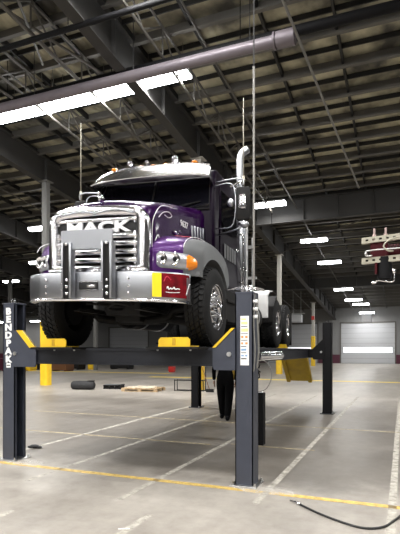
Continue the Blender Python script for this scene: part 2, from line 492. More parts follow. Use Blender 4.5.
def place_light(loc, label, group=None, power=True):
    global fix0
    if fix0 is None: fix0 = make_fixture(); o = fix0
    else:
        o = fix0.copy(); C.objects.link(o)
        for ch in fix0.children:
            if ch.type == 'MESH':
                c = ch.copy(); C.objects.link(c); c.parent = o
    o.location = loc; o['label'] = label
    o['group'] = group or 'strip lights under the roof'
    if power:
        l = bpy.data.objects.new('lamp', lamp_data if loc[1] > 14 or loc[1] < -12 else lamp_near); C.objects.link(l); l.location = (loc[0], loc[1], loc[2]-.15)
    return o
SEEN = [((270, 204), 'lit strip light right of the mirror of the truck, nearest on the right side'),
        ((314, 240), 'second lit strip light right of the truck cab, left of the hose reel'),
        ((329.5, 262), 'third lit strip light from the truck cab, below left of the hose reel'),
        ((343.5, 289), 'fourth lit strip light of the right hand row, counted from the truck'),
        ((353.5, 299.5), 'fifth lit strip light of the right hand row above the dock door'),
        ((361, 304), 'sixth lit strip light of the right hand row above the dock door'),
        ((367, 312.5), 'farthest lit strip light in front of the right dock door'),
        ((41, 228), 'lit strip light left of the truck grille, upper one beside it'),
        ((39, 262), 'lit strip light left of the truck above its bumper corner'),
        ((11, 281), 'lit strip light above the left front post of the lift'),
        ((35.5, 321), 'small distant lit strip light just right of the left front post top'),
        ((1, 322), 'small distant lit strip light at the left edge behind the lift post')]
for (p, lb) in SEEN: place_light(dirlight(*p), lb)
NEAR = ['bright strip light at the right end of the near continuous row', 'bright strip light second from the right end of the near continuous row',
        'bright strip light third from the right end of the near continuous row', 'bright strip light fourth from the right end of the near continuous row',
        'bright strip light at the left picture edge in the near continuous row']
for k, lb in enumerate(NEAR):
    place_light((-6.85-1.66*k, 13.7, 10.04 + (.03 if k == 0 else -.03)), lb, 'near continuous row of strip lights')
for X in (-25, -17, -9.5, -3.5, 2.5, 8.5):
    for Y in (-9, -4.5, .5, 5.5):
        place_light((X, Y, 11.3-.092*Y), 'strip light overhead outside the view', 'strip lights out of view overhead')
for X in (-5.7, -4.04): place_light((X, 9.6, 10.5), 'unseen strip light added above the truck cab for the visor', 'strip lights out of view overhead')  # pair out of view, added to put a bright reflection in the visor
for X in (-26, -19, -12.5, -6.5, -.5, 5.5, 12):
    for Y in (-14.5, -21, -28, -36, -45): place_light((X, Y, deckz(Y)-1.0), 'strip light overhead outside the view', 'strip lights out of view overhead')
for X in (5, 12):
    for Y in (14, 24, 36, 48): place_light((X, Y, 11.3-.092*Y), 'strip light overhead outside the view', 'strip lights out of view overhead')
for (X, Y) in ((-30, 15), (-24, 8)): place_light((X, Y, 11.3-.092*Y), 'strip light overhead outside the view', 'strip lights out of view overhead')

# overhead tube, pipes, cords
t = thing('exhaust_rail', 'mauve grey tube with a collared end running over the near lights', 'duct', (0, 12., 9.3))
bm = NB(); tube(bm, [(-16, 0, 0), (-2.75, 0, 0)], .145, 24); link('tube_body', bm, 'duct', t, smooth=50)
bm = NB(); tube(bm, [(-2.9, 0, 0), (-2.45, 0, 0)], .20, 24); tube(bm, [(-2.98, 0, 0), (-2.93, 0, 0)], .21, 24); link('end_collar', bm, 'duct', t, smooth=50)
bm = NB()
for x in (-14, -10.5, -7, -3.6): tube(bm, [(x, 0, .1), (x, 0, 1.9)], .012, 6)
link('hanger', bm, 'beam_dark', t)
bm = NB(); tube(bm, [(-17, 12.45, 9.72), (6, 12.45, 9.72)], .13, 14)
for x in range(-16, 6, 4): tube(bm, [(x, 12.45, 9.8), (x, 12.45, 11.1)], .012, 6)
tag(link('sprinkler_main', bm, 'matt_black', smooth=50), 'black pipe emerging right of the mauve tube end', 'pipe')
bm = NB(); tube(bm, [(-17, 10.4, 9.9), (4, 10.4, 9.9)], .075, 12)
for x in range(-16, 4, 4): tube(bm, [(x, 10.4, 9.9), (x, 10.4, 11.3)], .012, 6)
tag(link('sprinkler_pipe', bm, 'matt_black', smooth=50), 'thin black pipe crossing the top left corner under the roof', 'pipe')
bm = NB(); tube(bm, [(-3.1, 2, 10.2), (-2.44, 10.7, 9.3), (-1.66, 20.9, 8.2)], .035, 8)
tag(link('conduit', bm, 'conduit', smooth=50), 'straight grey conduit slanting down across the roof on the right', 'conduit')
bm = NB(); tube(bm, [(-1.63, 5.6, 4.95), (-1.63, 5.6, 10.4)], .008, 6)
t = tag(link('power_drop', bm, 'cord'), 'long vertical power cable dropping from roof to right front lift post', 'cable')
bm = NB(); tube(bm, [(-1.63, 5.6, 2.36), (-1.63, 5.6, 4.95)], .013, 8); link('conduit_sleeve', bm, 'conduit', t)
for (px, lb) in ((42, 'thin hanging wire left of the two at the near strip lights'), (53, 'thin hanging wire right of the two at the near strip lights')):
    k = (px-200)/F; Y = 13.2; X = Y*(k*ct-st)/(ct+k*st)
    bm = NB(); pts = [(X+random.uniform(-.03, .03), Y, 10.1+i*.13) for i in range(9)]; tube(bm, pts, .012, 6)
    tag(link('hanging_wire', bm, 'conduit'), lb, 'wire', 'hanging wires at the near strip lights')

# unit heaters near doors
def heater(px, py, D, label):
    k = (px-200)/F; r = k*D; X = r*ct-D*st; Y = r*st+D*ct; Z = HC+(350-py)/F*D
    t = thing('unit_heater', label, 'heater', (X, Y, Z-.4), 0, 'unit heaters hanging by the doors')
    bm = NB(); box(bm, -.5, .5, -.4, .4, 0, .8, .04); link('casing', bm, 'door', t)
    bm = NB()
    for z in (.15, .27, .39, .51, .63): box(bm, -.42, .42, -.44, -.40, z, z+.05)
    link('louvre', bm, 'fixture', t)
    bm = NB()
    for sx in (-.4, .4): tube(bm, [(sx, 0, .8), (sx, 0, deckz(Y)-Z+.3)], .02, 6)
    tube(bm, [(-.8, 0, .9), (.8, 0, .9)], .03, 6); link('hanger', bm, 'fixture', t)
heater(297, 318.5, 50, 'pale unit heater hanging in front of the left roller door')
heater(366.5, 318.5, 55, 'pale unit heater hanging below the farthest right strip light')

# ------------------------------------------------------------------ floor markings
def stripe(pts, w, m, label, grp):
    bm = NB(); a, b = V(pts[0]), V(pts[1]); d = (b-a).normalized(); n = V((-d.y, d.x, 0))*w/2
    N = max(2, int((b-a).length*2)); R = []
    for i in range(N+1):
        p = a.lerp(b, i/N); R.append([p-n, p+n])
    grid(bm, R)
    for v in bm.verts: v.co.z = .002
    o = link('floor_stripe', bm, m); 
    tag(o, label, 'painted line', grp)
W = 'pale painted stall lines'
for (x, y0, y1, lb) in [(-5.6, 4.9, 17, 'faint pale painted line starting at the left front lift post'), (-4.25, 4.72, 17.5, 'pale painted line running back under the left half of the lift'),
                        (-2.8, 4.5, 17.5, 'pale painted line under the middle of the lift crossing the yellow line'),
                        (-1.42, 4.92, 17.5, 'pale painted line running back right beside the right front lift post'), (-.10, 4.5, 17.5, 'pale painted line along the right picture edge'),
                        (-3.58, 1., 3.8, 'short pale painted line in the bottom left corner'), (-2.27, 1., 4.2, 'short pale painted line at the bottom edge left of centre'),
                        (1.25, 4.7, 17.5, 'pale painted line beyond the right picture edge')]:
    stripe([(x, y0, 0), (x, y1, 0)], .08, 'line_white', lb, W)
Yg = 'yellow painted lines'
stripe([(-6.6, 5.36, 0), (3, 5.36, 0)], .11, 'line_yellow', 'yellow painted line through the bases of both front lift posts', Yg)
stripe([(-8, 7.72, 0), (-3.0, 7.72, 0)], .06, 'line_faint', 'faint yellow line on the shaded floor under the truck', Yg)
stripe([(-2.7, 7.9, 0), (-1.3, 7.9, 0)], .05, 'line_faint', 'faint short yellow line right of the black floor stand', Yg)
stripe([(-9, 10.25, 0), (3, 10.25, 0)], .06, 'line_faint', 'faint yellow line crossing the floor in front of the rear posts', Yg)
stripe([(-14, 25.95, 0), (4, 25.95, 0)], .8, 'line_yellow2', 'bright yellow aisle line behind the rear lift posts', Yg)
stripe([(-38, 29.5, 0), (-14.6, 30., 0)], .8, 'line_yellow2', 'bright yellow aisle line behind the pallet, far left', Yg)
# dust around the post bases
def dust(cx, cy, rx, ry, label):
    bm = NB(); n = 26; c = bm.verts.new((cx, cy, .0035)); ring = []
    for k in range(n):
        a = 2*PI*k/n; q = random.uniform(.6, 1.05)
        ring.append(bm.verts.new((cx+rx*q*math.cos(a), cy+ry*q*math.sin(a), .0035)))
    for k in range(n): bm.faces.new((c, ring[k], ring[(k+1) % n]))
    tag(link('dust_patch', bm, 'dust'), label, 'dust', None, 'stuff')
dust(-1.5, 5.45, .45, .22, 'pale dust spilled round the base of the right front post')
dust(-4.95, 5.5, .36, .18, 'pale dust round the base of the left front post')

# ------------------------------------------------------------------ four post lift
LX0, LX1, LY0, LY1 = -5.295, -1.725, 5.63, 12.63    # post centres
TOP = 1.62
lift = thing('four_post_lift', 'slate blue four post vehicle lift raised under the purple truck', 'vehicle lift', (0, 0, 0))
def post(x, y, out, front):
    bm = NB(); w = .108; d = .115
    # channel section open towards the inside of the lift
    s = -out
    o_ = x + out*w; i_ = x - out*w
    def bx(a, b, *r): box(bm, min(a, b), max(a, b), *r)
    bx(o_, o_+s*.012, y-d, y+d, .012, 2.28)
    bx(o_, i_, y-d, y-d+.012, .012, 2.28); bx(o_, i_, y+d-.012, y+d, .012, 2.28)
    bx(i_, i_+out*.012, y-d, y-d+.05, .012, 2.28); bx(i_, i_+out*.012, y+d-.05, y+d, .012, 2.28)
    box(bm, x-w-.003, x+w+.003, y-d-.003, y+d+.003, 2.262, 2.285, .004)
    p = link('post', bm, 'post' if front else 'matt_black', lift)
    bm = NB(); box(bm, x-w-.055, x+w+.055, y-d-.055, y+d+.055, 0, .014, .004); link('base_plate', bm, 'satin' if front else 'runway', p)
    bm = NB()
    for sx in (-1, 1):
        for sy in (-1, 1):
            tube(bm, [(x+sx*(w+.03), y+sy*(d+.03), .012), (x+sx*(w+.03), y+sy*(d+.03), .05)], .011, 6)
            tube(bm, [(x+sx*(w+.03), y+sy*(d+.03), .014), (x+sx*(w+.03), y+sy*(d+.03), .028)], .02, 6)
    link('anchor_bolt', bm, 'satin', p)
    bm = NB()
    for dx in (-.03, .03):
        tube(bm, [(x+dx, y-.02, 2.28), (x+dx, y-.02, 2.36)], .009, 8); tube(bm, [(x+dx, y-.02, 2.285), (x+dx, y-.02, 2.325)], .021, 6)
    link('top_nut', bm, 'chrome', p)
    # ladder strip inside the channel
    bm = NB(); bx(x-.02, x+.02, y-.03, y+.03, .1, 2.25)
    link('lock_ladder', bm, 'black', p)
    return p
pNL = post(LX0, LY0, -1, True); pNR = post(LX1, LY0, 1, True); pFL = post(LX0-.05, LY1, -1, False); pFR = post(LX1-.03, LY1, 1, False)

def crossbeam(y, front):
    bm = NB()
    box(bm, LX0+.1, LX1-.1, y-.10, y+.10, 1.405, TOP, .012)
    box(bm, LX0+.1, LX1-.1, y-.115, y-.10, 1.585, TOP+.005); box(bm, LX0+.1, LX1-.1, y-.115, y-.10, 1.405, 1.425)
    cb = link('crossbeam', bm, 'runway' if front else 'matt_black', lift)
    for s, px in ((1, LX0), (-1, LX1)):
        # end plate with sloping shoulder
        x0 = px + s*.10; x1 = px + s*(.53 if s > 0 else .38); xs_ = px + s*(.29 if s > 0 else .14)
        top = 1.88 if s > 0 else 1.86
        pts = [(x0, 1.36), (x1-s*.02, 1.36), (x1, 1.40), (x1, TOP+.01), (xs_, top), (x0, top)]
        bm = NB(); prism(bm, pts, 'y', y-.135, y-.112)
        bmesh.ops.recalc_face_normals(bm, faces=bm.faces)
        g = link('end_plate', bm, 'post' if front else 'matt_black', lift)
        if front:
            d = V((xs_-x1, 0, top-TOP-.01)); n = V((-d.z, 0, d.x)).normalized()*(.028 if s > 0 else -.016)
            if s > 0: n = -n if n.x > 0 else n
            a = V((x1, 0, TOP+.01)); b = V((xs_, 0, top))
            bm = NB()
            q = [a, b, b+V((-.0, 0, 0)), a]
            th = .10 if s > 0 else .04
            up = V((th*(1 if s > 0 else -1), 0, 0))
            up = V((th*(-1 if s > 0 else 1), 0, 0)) if False else V((th*s*-1, 0, .0))
            poly = [(a.x, a.z), (b.x, b.z), (b.x+up.x, b.z), (a.x+up.x, a.z)]
            prism(bm, poly, 'y', y-.15, y-.108)
            e = link('guard_edge', bm, 'yellow', g); e['label'] = 'yellow painted sloping edge'
        bm = NB(); cx = px+s*(.16 if s > 0 else .17)
        tube(bm, [(cx, y-.11, 1.55), (cx, y-.155, 1.55)], .028, 12); tube(bm, [(cx, y-.15, 1.55), (cx, y-.165, 1.55)], .014, 6)
        link('pivot_bolt', bm, 'satin', g)
    bm = NB()
    for x in (-4.45, -4.12, -2.85, -2.40): tube(bm, [(x, y-.112, 1.60), (x, y-.13, 1.60)], .012, 8)
    link('beam_bolt', bm, 'satin', cb)
crossbeam(LY0-.02, True); crossbeam(LY1, False)
RW = [(-4.74, -3.98), (-2.98, -2.22)]
for i, (a, b) in enumerate(RW):
    bm = NB(); box(bm, a, b, LY0+.12, LY1-.10, 1.40, 1.60, .01); box(bm, a-.015, b+.015, LY0-.2, LY1+.1, 1.605, 1.637, .004)
    link('runway', bm, 'runway', lift)
for (a, b) in ((-4.46, -4.05), (-2.70, -2.29)):
    y = 5.22
    bm = NB(); w = b-a
    pts = [(a, 1.64), (a, 1.72), (a+.03, 1.75), (b-.03, 1.75), (b, 1.72), (b, 1.64)]
    prism(bm, pts, 'y', y, y+.012)
    box(bm, a, b, y-.01, y+.28, 1.637, 1.652)
    s_ = link('wheel_stop', bm, 'yellow', lift)
    bm = NB(); prism(bm, [(y+.01, 1.65), (y+.2, 1.65), (y+.01, 1.74)], 'x', (a+b)/2-.012, (a+b)/2+.012)
    box(bm, (a+b)/2-.02, (a+b)/2+.02, y-.006, y, 1.655, 1.74); link('stop_rib', bm, 'yellow_dark', s_)
    bm = NB(); box(bm, a-.15, b+.12, y-.03, LY0-.1, 1.612, 1.638, .003); link('runway_lip', bm, 'black', lift)
# rear approach ramps hanging down
for (a, b) in ((-3.02, -2.32), (-4.7, -4.0)):
    y0 = LY1+.13; rows = []
    bm = NB()
    A_ = [(y0, 1.60), (y0+.95, .74), (y0+.98, .76), (y0+.03, 1.63)]
    prism(bm, A_, 'x', a, b)
    for x in (a, b-.1): prism(bm, [(y0, 1.55), (y0+.93, .70), (y0+1.0, .78), (y0+.07, 1.64)], 'x', x, x+.1)
    r_ = link('approach_ramp', bm, 'ramp_yellow', lift)
for x in (-2.45, -4.2):
    bm = NB(); prism(bm, [(10.85, 1.638), (11.05, 1.638), (11.05, 1.65), (10.89, 1.73), (10.85, 1.73)], 'x', x-.17, x+.03)
    c_ = link('wheel_chock', bm, 'yellow', None); tag(c_, 'yellow wheel chock at the %s rear wheel on the lift' % ('right' if x > -3 else 'left'), 'wheel chock', 'yellow wheel chocks on the runways')
bm = NB(); tube(bm, [(-2.16, 7.6, 1.50), (-2.16, 9.2, 1.50)], .075, 16); link('chrome_tube', bm, 'chrome', lift, smooth=40)  # plain chrome tube beside the right runway
# rolling jack between runways
bm = NB(); box(bm, -4.0, -2.96, 7.3, 7.6, 1.50, 1.62, .01); box(bm, -3.98, -2.98, 7.2, 7.7, 1.50, 1.53); 
rj = link('rolling_jack', bm, 'runway', lift)
bm = NB()
for x in (-3.75, -3.2): tube(bm, [(x, 7.45, 1.6), (x, 7.45, 1.70)], .06, 12); box(bm, x-.1, x+.1, 7.36, 7.54, 1.70, 1.725, .005)
link('jack_pad', bm, 'black', rj)
# lettering down the left post
zc = 2.158
for ch in 'BENDPAK':
    bm = text_bm(ch, .128, 1.28, .0015, .0075)
    for v in bm.verts: v.co = V((LX0-.002+v.co.x, LY0-.115-.0025+v.co.z, zc+v.co.y))
    link('letter', bm, 'white', pNL); zc -= .1157
bm = NB(); box(bm, LX0-.04, LX0+.04, LY0-.119, LY0-.1155, 1.345, 1.41, .001); lg = link('logo_plate', bm, 'white', pNL)
bm = NB(); box(bm, LX0-.03, LX0+.03, LY0-.1208, LY0-.119, 1.37, 1.385); link('logo_bar', bm, 'sticker_black', pNL)
# warning label strip on right post
yy = LY0-.115; bm = NB(); box(bm, LX1-.045, LX1+.06, yy-.002, yy, 1.42, 2.0); stp = link('warning_label', bm, 'white', pNR)
z = 1.97
for k, (h, m_, n_) in enumerate([(.03, 'sticker_yellow', 1), (.05, 'sticker_yellow', 1), (.012, 'sticker_black', 1), (.06, 'sticker_yellow', 1), (.012, 'sticker_black', 1), (.045, 'sticker_orange', 2), (.012, 'sticker_black', 1), (.04, 'sticker_orange', 2), (.014, 'sticker_black', 1), (.04, 'sticker_blue', 1), (.012, 'sticker_black', 1), (.03, 'sticker_blue', 2), (.02, 'sticker_black', 1)]):
    bm = NB()
    for q in range(n_): 
        x0 = LX1-.035 + q*.05; box(bm, x0, x0+(.085 if n_ == 1 else .035)*random.uniform(.7, 1), yy-.0035, yy-.002, z-h*.6, z)
    link('label_print', bm, m_, pNR); z -= h*.6+.021
# fittings on right post
xo = LX1+.108
bm = NB()
for z in (2.17, 2.08, 1.99): tube(bm, [(xo+.0, LY0-.09, z), (xo+.05, LY0-.09, z)], .022, 10); 
link('limit_switch', bm, 'white', pNR, smooth=40)
bm = NB(); tube(bm, smooth_path([(xo+.03, LY0-.07, 2.2), (xo+.045, LY0-.07, 1.9), (xo+.05, LY0-.05, 1.6), (xo+.03, LY0-.05, 1.38)]), .013, 8); link('hydraulic_hose', bm, 'conduit', pNR, smooth=True)
bm = NB(); tube(bm, smooth_path([(xo+.02, LY0-.1, 2.25), (xo+.01, LY0-.11, 1.9), (xo+.025, LY0-.11, 1.6), (xo+.01, LY0-.11, 1.35)]), .007, 6); link('control_cable', bm, 'conduit', pNR)
bm = NB()
for k in range(9):
    a = random.uniform(-.14, .12); tube(bm, smooth_path([(LX1+a-.08, LY0-.08, 2.30+random.uniform(0, .05)), (LX1+a, LY0-.02, 2.31+random.uniform(.0, .06)), (LX1+a+.09, LY0+.05, 2.29+random.uniform(0, .05))], 4), .006, 6)
link('cable_clutter', bm, 'chrome', pNR)
# hose loop and fittings under right runway
hs = thing('air_hose', 'thin looping air hose and fittings hanging under the right runway', 'hose', (-2.15, 7.6, 1.4))
bm = NB(); tube(bm, smooth_path([(-.1, 0, .1), (.12, .1, .0), (.2, .12, -.2), (.12, .1, -.42), (-.04, .05, -.48)]), .008, 6); link('hose_loop', bm, 'conduit', hs, smooth=True)
bm = NB()
for k in range(7): tube(bm, smooth_path([(-.2+random.uniform(0, .25), random.uniform(-.1, .1), random.uniform(-.3, .0)) for q in range(4)], 4), .012, 6)
box(bm, -.17, -.05, -.05, .05, -.25, -.1, .01); tube(bm, [(-.1, 0, -.2), (-.1, 0, -.5)], .02, 8); tube(bm, [(-.1, 0, -.05), (-.1, 0, .05)], .03, 8)
link('valve_fitting', bm, 'black', hs, smooth=40)
# black stand on the floor
t = thing('floor_stand', 'black box section stand on the floor behind the right front post', 'stand', (-2.24, 8.05, 0))
bm = NB(); box(bm, -.08, .08, -.08, .08, 0, .88, .012); link('upright', bm, 'matt_black', t)
bm = NB(); box(bm, -.05, .05, -.05, .05, .88, .90, .005); link('top_pad', bm, 'white', t)

# ------------------------------------------------------------------ truck
TR = thing('semi_truck', 'purple and chrome semi truck tractor raised on the four post lift', 'truck', (-3.48, 5.976, 1.637), math.radians(3))
def roll(v): return V((v.x, v.y, v.z-.035*v.x))
FEN = {'fender', 'fender_flare', 'headlight', 'lamp_bowl', 'lamp_core', 'red_slash'}
def fmap(v):
    s_ = 1 if v.x > 0 else -1; a = abs(v.x)
    return roll(V((s_*(.6+(a-.6)*.90), v.y+.10*(a-.6), v.z)))
def P(name, bm, m, parent=None, smooth=35, rl=True, label=None):
    if name in FEN:
        o = link(name, bm, m, parent or TR, smooth=smooth, post=fmap)
        if label: o['label'] = label
        return o
    o = link(name, bm, m, parent or TR, smooth=smooth, post=roll if rl else None)
    if label: o['label'] = label
    return o

# hood
def hood_sec(y, w, zt, zb=.90, rs=.16, n=7):
    pts = [(-w, y, zb), (-w, y, (zb+zt-rs)/2), (-w, y, zt-rs-.05)]
    for k in range(n+1):
        a = PI - k/n*PI/2
        pts.append((-w+rs+rs*math.cos(a), y, zt-.05-rs+rs*math.sin(a)+.0))
    xs_ = [-w+rs+(2*(w-rs))*q/10 for q in range(1, 10)]
    for x in xs_: pts.append((x, y, zt-.05+.05*(1-(x/(w-rs))**2)))
    for k in range(n+1):
        a = PI/2 - k/n*PI/2
        pts.append((w-rs+rs*math.cos(a), y, zt-.05-rs+rs*math.sin(a)))
    pts += [(w, y, zt-rs-.05), (w, y, (zb+zt-rs)/2), (w, y, zb)]
    return pts
HS = [(-.93, .655, 1.68), (-.88, .68, 1.76), (-.78, .70, 1.82), (-.55, .725, 1.885), (-.2, .765, 1.96), (.2, .81, 2.03), (.5, .85, 2.085), (.72, .88, 2.12)]
def hw(y):
    for a, b in zip(HS, HS[1:]):
        if a[0] <= y <= b[0]: return a[1]+(b[1]-a[1])*(y-a[0])/(b[0]-a[0])
    return HS[0][1] if y < 0 else HS[-1][1]
bm = NB(); grid(bm, [hood_sec(*h) for h in HS]); hood = P('hood', bm, 'hood_purple', smooth=60)
# windscreen cowl & hood side decals
bm = text_bm('9637', .115, .95, .001, .002)
for v in bm.verts:
    yy = -.07+v.co.x; v.co = V((hw(yy)+.006+v.co.z, yy, 1.66+v.co.y))
P('fleet_number', bm, 'white', hood, smooth=None)
bm = NB()
for k in range(6):
    yy = .14+k*.085; box(bm, hw(yy)+.0, hw(yy)+.018, yy, yy+.05, 1.46+.01*k, 1.70+.01*k, .006)
P('hood_vent', bm, 'steel', hood)
bm = NB(); ball(bm, (hw(-.3)+.01, -.30, 1.50), (.02, .07, .03)); ball(bm, (hw(-.2)+.02, -.22, 1.53), (.015, .04, .02)); P('hood_emblem', bm, 'chrome', hood, smooth=True)
def side_stroke(pts, r, m='white', name='pinstripe'):
    bm = NB(); q = smooth_path([(hw(p[0])+.004, p[0], p[1]) for p in pts], 5); tube(bm, q, r, 6); P(name, bm, m, hood, smooth=True)
side_stroke([(-.72, 1.60), (-.62, 1.68), (-.48, 1.72), (-.40, 1.69), (-.48, 1.65), (-.58, 1.66)], .004)
side_stroke([(-.86, 1.0), (-.86, 1.45), (-.80, 1.62), (-.66, 1.75), (-.4, 1.80)], .004)
side_stroke([(-.80, 1.30), (-.74, 1.38), (-.70, 1.33)], .006)
# grille surround
def rr(w, z0, z1, rt, rb, y, arch=.0, n=6):
    pts = []
    for (cx, cz, r, a0) in ((w-rb, z0+rb, rb, -PI/2), (w-rt, z1-rt, rt, 0), (-w+rt, z1-rt, rt, PI/2), (-w+rb, z0+rb, rb, PI)):
        for k in range(n+1):
            a = a0+PI/2*k/n; pts.append([cx+r*math.cos(a), y, cz+r*math.sin(a)])
        if a0 == 0:
            for q in range(1, 8):
                x = (w-rt)*(1-q/4); pts.append([x, y, z1])
    for p in pts:
        if p[2] > (z0+z1)/2: p[2] += arch*(1-(p[0]/w)**2)
    return pts
bm = NB()
grid(bm, [rr(.69, .90, 1.64, .16, .03, -.90, .07), rr(.685, .905, 1.655, .16, .03, -.97, .06), rr(.655, .93, 1.635, .14, .03, -1.01, .05),
          rr(.56, .975, 1.575, .07, .02, -1.005, .02), rr(.545, .985, 1.56, .06, .02, -.985, .02), rr(.545, .985, 1.56, .06, .02, -.90, .02)], closed=True)
gs = P('grille_surround', bm, 'chrome', smooth=60)
bm = NB(); box(bm, -.6, .6, -.915, -.90, .95, 1.63); P('radiator_screen', bm, 'dark_void')
for k, z in enumerate((1.045, 1.145, 1.245, 1.335, 1.53)):
    bm = NB(); r = .036 if k < 4 else .026
    tube(bm, smooth_path([(-.545, -.94, z), (-.50, -.975, z), (0, -.985, z), (.50, -.975, z), (.545, -.94, z)], 4), r, 12)
    P('grille_bar', bm, 'chrome')
bm = NB()
for z in (1.0, 1.095, 1.195, 1.29, 1.37, 1.49):
    for x in (-.525, .525): ball(bm, (x, -.985, z), .016)
P('grille_rivet', bm, 'chrome', gs, smooth=True)
bm = NB(); box(bm, -.54, .54, -.975, -.955, 1.375, 1.50, .004); nb = P('name_band', bm, 'dark_void')
bm = text_bm('MACK', .175, 1.75, .012, .007)
for v in bm.verts: v.co = V((v.co.x+.02, -.99+v.co.z*-1, 1.437+v.co.y))
P('name_letters', bm, 'letter_metal', nb, smooth=None, label='chrome letters reading MACK')
# chrome wing above the grille
bm = NB(); tube(bm, smooth_path([(-.50, -1.0, 1.59), (-.25, -1.01, 1.635), (-.06, -1.01, 1.615), (0, -1.012, 1.60), (.06, -1.01, 1.615), (.28, -1.01, 1.64), (.52, -1.0, 1.59)]), .012, 8); P('wing_trim', bm, 'steel', gs, smooth=True)
# hood crest
bm = NB(); ball(bm, (0, -.86, 1.82), (.03, .07, .045)); ball(bm, (0, -.91, 1.87), (.02, .03, .03)); P('hood_ornament', bm, 'chrome', smooth=True)

# fenders
def yf(x):
    T_ = [(.6, -.90), (.8, -.87), (1.0, -.79), (1.12, -.68), (1.19, -.57), (1.23, -.48)]
    for a, b in zip(T_, T_[1:]):
        if a[0] <= x <= b[0]: return a[1]+(b[1]-a[1])*(x-a[0])/(b[0]-a[0])
    return T_[0][1] if x < .6 else T_[-1][1]
def fend(x, t):
    """t in 0..3: 0-1 front rise, 1-2 front quarter, 2-3 back quarter"""
    q = max(0, (x-.62)/.60); zt = 1.47-.06*q*q; e = max(0, (x-1.12)/.11); zt -= .05*e*e; f = yf(x)
    if t <= 1: return V((x, f, .90+.26*t))
    if t <= 2:
        a = (t-1)*PI/2; return V((x, f*math.cos(a)**.95, 1.16+(zt-1.16)*math.sin(a)**.9))
    a = (t-2)*PI/2; return V((x, .68*math.sin(a)**.9, .95+(zt-.95)*max(0, math.cos(a))**.8))
XS = [.60, .7, .8, .9, 1.0, 1.06, 1.10, 1.14, 1.18, 1.21, 1.235]
TS = [i*3/42 for i in range(43)]
for sgn in (1, -1):
    bm = NB(); R = grid(bm, [[(sgn*p.x, p.y, p.z) for p in (fend(x, t) for t in TS)] for x in XS[:6]])
    fn = P('fender', bm, 'purple', smooth=60)
    bm = NB(); grid(bm, [[(sgn*p.x, p.y, p.z) for p in (fend(x, t) for t in TS)] for x in XS[5:]])
    lip = []; lip2 = []
    for t in TS:
        p = fend(1.235, t); a = math.atan2(p.z-.53, p.y); r = .665
        if t <= .25: lip.append((sgn*1.235, max(-.60, -.60), p.z)); lip2.append((sgn*1.0, -.6, p.z))
        else:
            q = V((r*math.cos(a), .53+r*math.sin(a)))
            lip.append((sgn*1.24, q.x, q.y)); lip2.append((sgn*.95, q.x, q.y))
    grid(bm, [[(sgn*1.235, p.y, p.z) for p in (fend(1.235, t) for t in TS)], lip, lip2])
    bmesh.ops.remove_doubles(bm, verts=bm.verts, dist=.001)
    P('fender_flare', bm, 'fender_grey', fn, smooth=50, label='grey wheel arch flare')
    # headlight
    bm = NB(); xs_ = [.76+.43*i/22 for i in range(23)]; rows = [[], [], [], [], []]
    for i, x in enumerate(xs_):
        u = i/22; zc_ = 1.065-.015*u; h = .098*min(1, (u*6+.35))**.5 * (1 if u < .75 else math.sqrt(max(.05, 1-((u-.75)/.27)**2)))
        o_ = .006; yy = yf(x)
        for j, (dz, dy) in enumerate(((-1, 0), (-.75, -.028), (0, -.04), (.75, -.028), (1, 0))): rows[j].append((sgn*(x+.02*(-dy/.04)), yy-o_+dy, zc_+dz*h))
    grid(bm, rows)
    cut = len(xs_)-1; fi = 0
    bm.faces.ensure_lookup_table()
    for f_ in bm.faces:
        c = f_.calc_center_median()
        if abs(c.x) > 1.115: f_.material_index = 1
    hl = P('headlight', bm, ['lens', 'amber'], fn, smooth=50)
    bm = NB()
    for (x, r) in ((.845, .066), (.985, .074)):
        lathe(bm, [(0, -.005), (r*.45, -.012), (r*.5, -.03), (r*.85, -.036), (r, -.046), (r*1.08, -.036)], (sgn*x, yf(x)-.018, 1.068), (0, 1, 0), 20)
    P('lamp_bowl', bm, 'chrome', hl, smooth=30)
    bm = NB()
    for (x, r) in ((.845, .036), (.985, .040)): ball(bm, (sgn*x, yf(x)-.042, 1.068), (r*.8, .02, r*.8))
    for (x, r) in ((.905, .02), (1.04, .018)): ball(bm, (sgn*x, yf(x)-.03, 1.06), (r*.5, .015, r*2.2))
    P('lamp_core', bm, 'black', hl, smooth=True)
    bm = NB()
    for dx in (0, .075):
        pts = []
        rows = []
        for k in range(7):
            t = 1.52+.06*k; x = .88+dx+.018*k
            a = fend(x, t); b = fend(x+.035, t)
            rows.append([(sgn*a.x, a.y-.012, a.z+.014), (sgn*b.x, b.y-.012, b.z+.014)])
        grid(bm, rows)
    P('red_slash', bm, 'red', fn, smooth=None)
    bm = NB(); tube(bm, [(sgn*1.04, fend(1.04, t).y, fend(1.04, t).z+.004) for t in [1.1+.07*i for i in range(16)]], .004, 6); P('pinstripe', bm, 'white', fn)

# bumper
BP = [(x*.965, y+.01) for x, y in [(-1.16, -.72), (-1.13, -.82), (-1.03, -.93), (-.84, -1.04), (-.70, -1.085), (-.4, -1.12), (0, -1.13), (.4, -1.12), (.70, -1.085), (.84, -1.04), (1.03, -.93), (1.13, -.82), (1.16, -.72)]]
BPs = [(p.x, p.y) for p in smooth_path([(a, b, 0) for a, b in BP], 4)]
bm = NB(); rows = []
for (dz, dy) in ((.545, .10), (.545, .012), (.555, 0), (.60, -.012), (.84, -.012), (.885, 0), (.893, .012), (.893, .12)):
    rows.append([(x, y+dy, dz) for x, y in BPs])
grid(bm, rows); bump = P('bumper', bm, 'steel', smooth=40)
bm = NB(); grid(bm, [[(x, y-.014, .575) for x, y in BPs], [(x, y-.02, .56) for x, y in BPs], [(x, y-.012, .545) for x, y in BPs]]); P('bumper_rim', bm, 'chrome', bump)
bm = NB(); box(bm, -.14, .12, -1.148, -1.12, .675, .765, .012); P('tow_slot', bm, 'dark_void', bump)
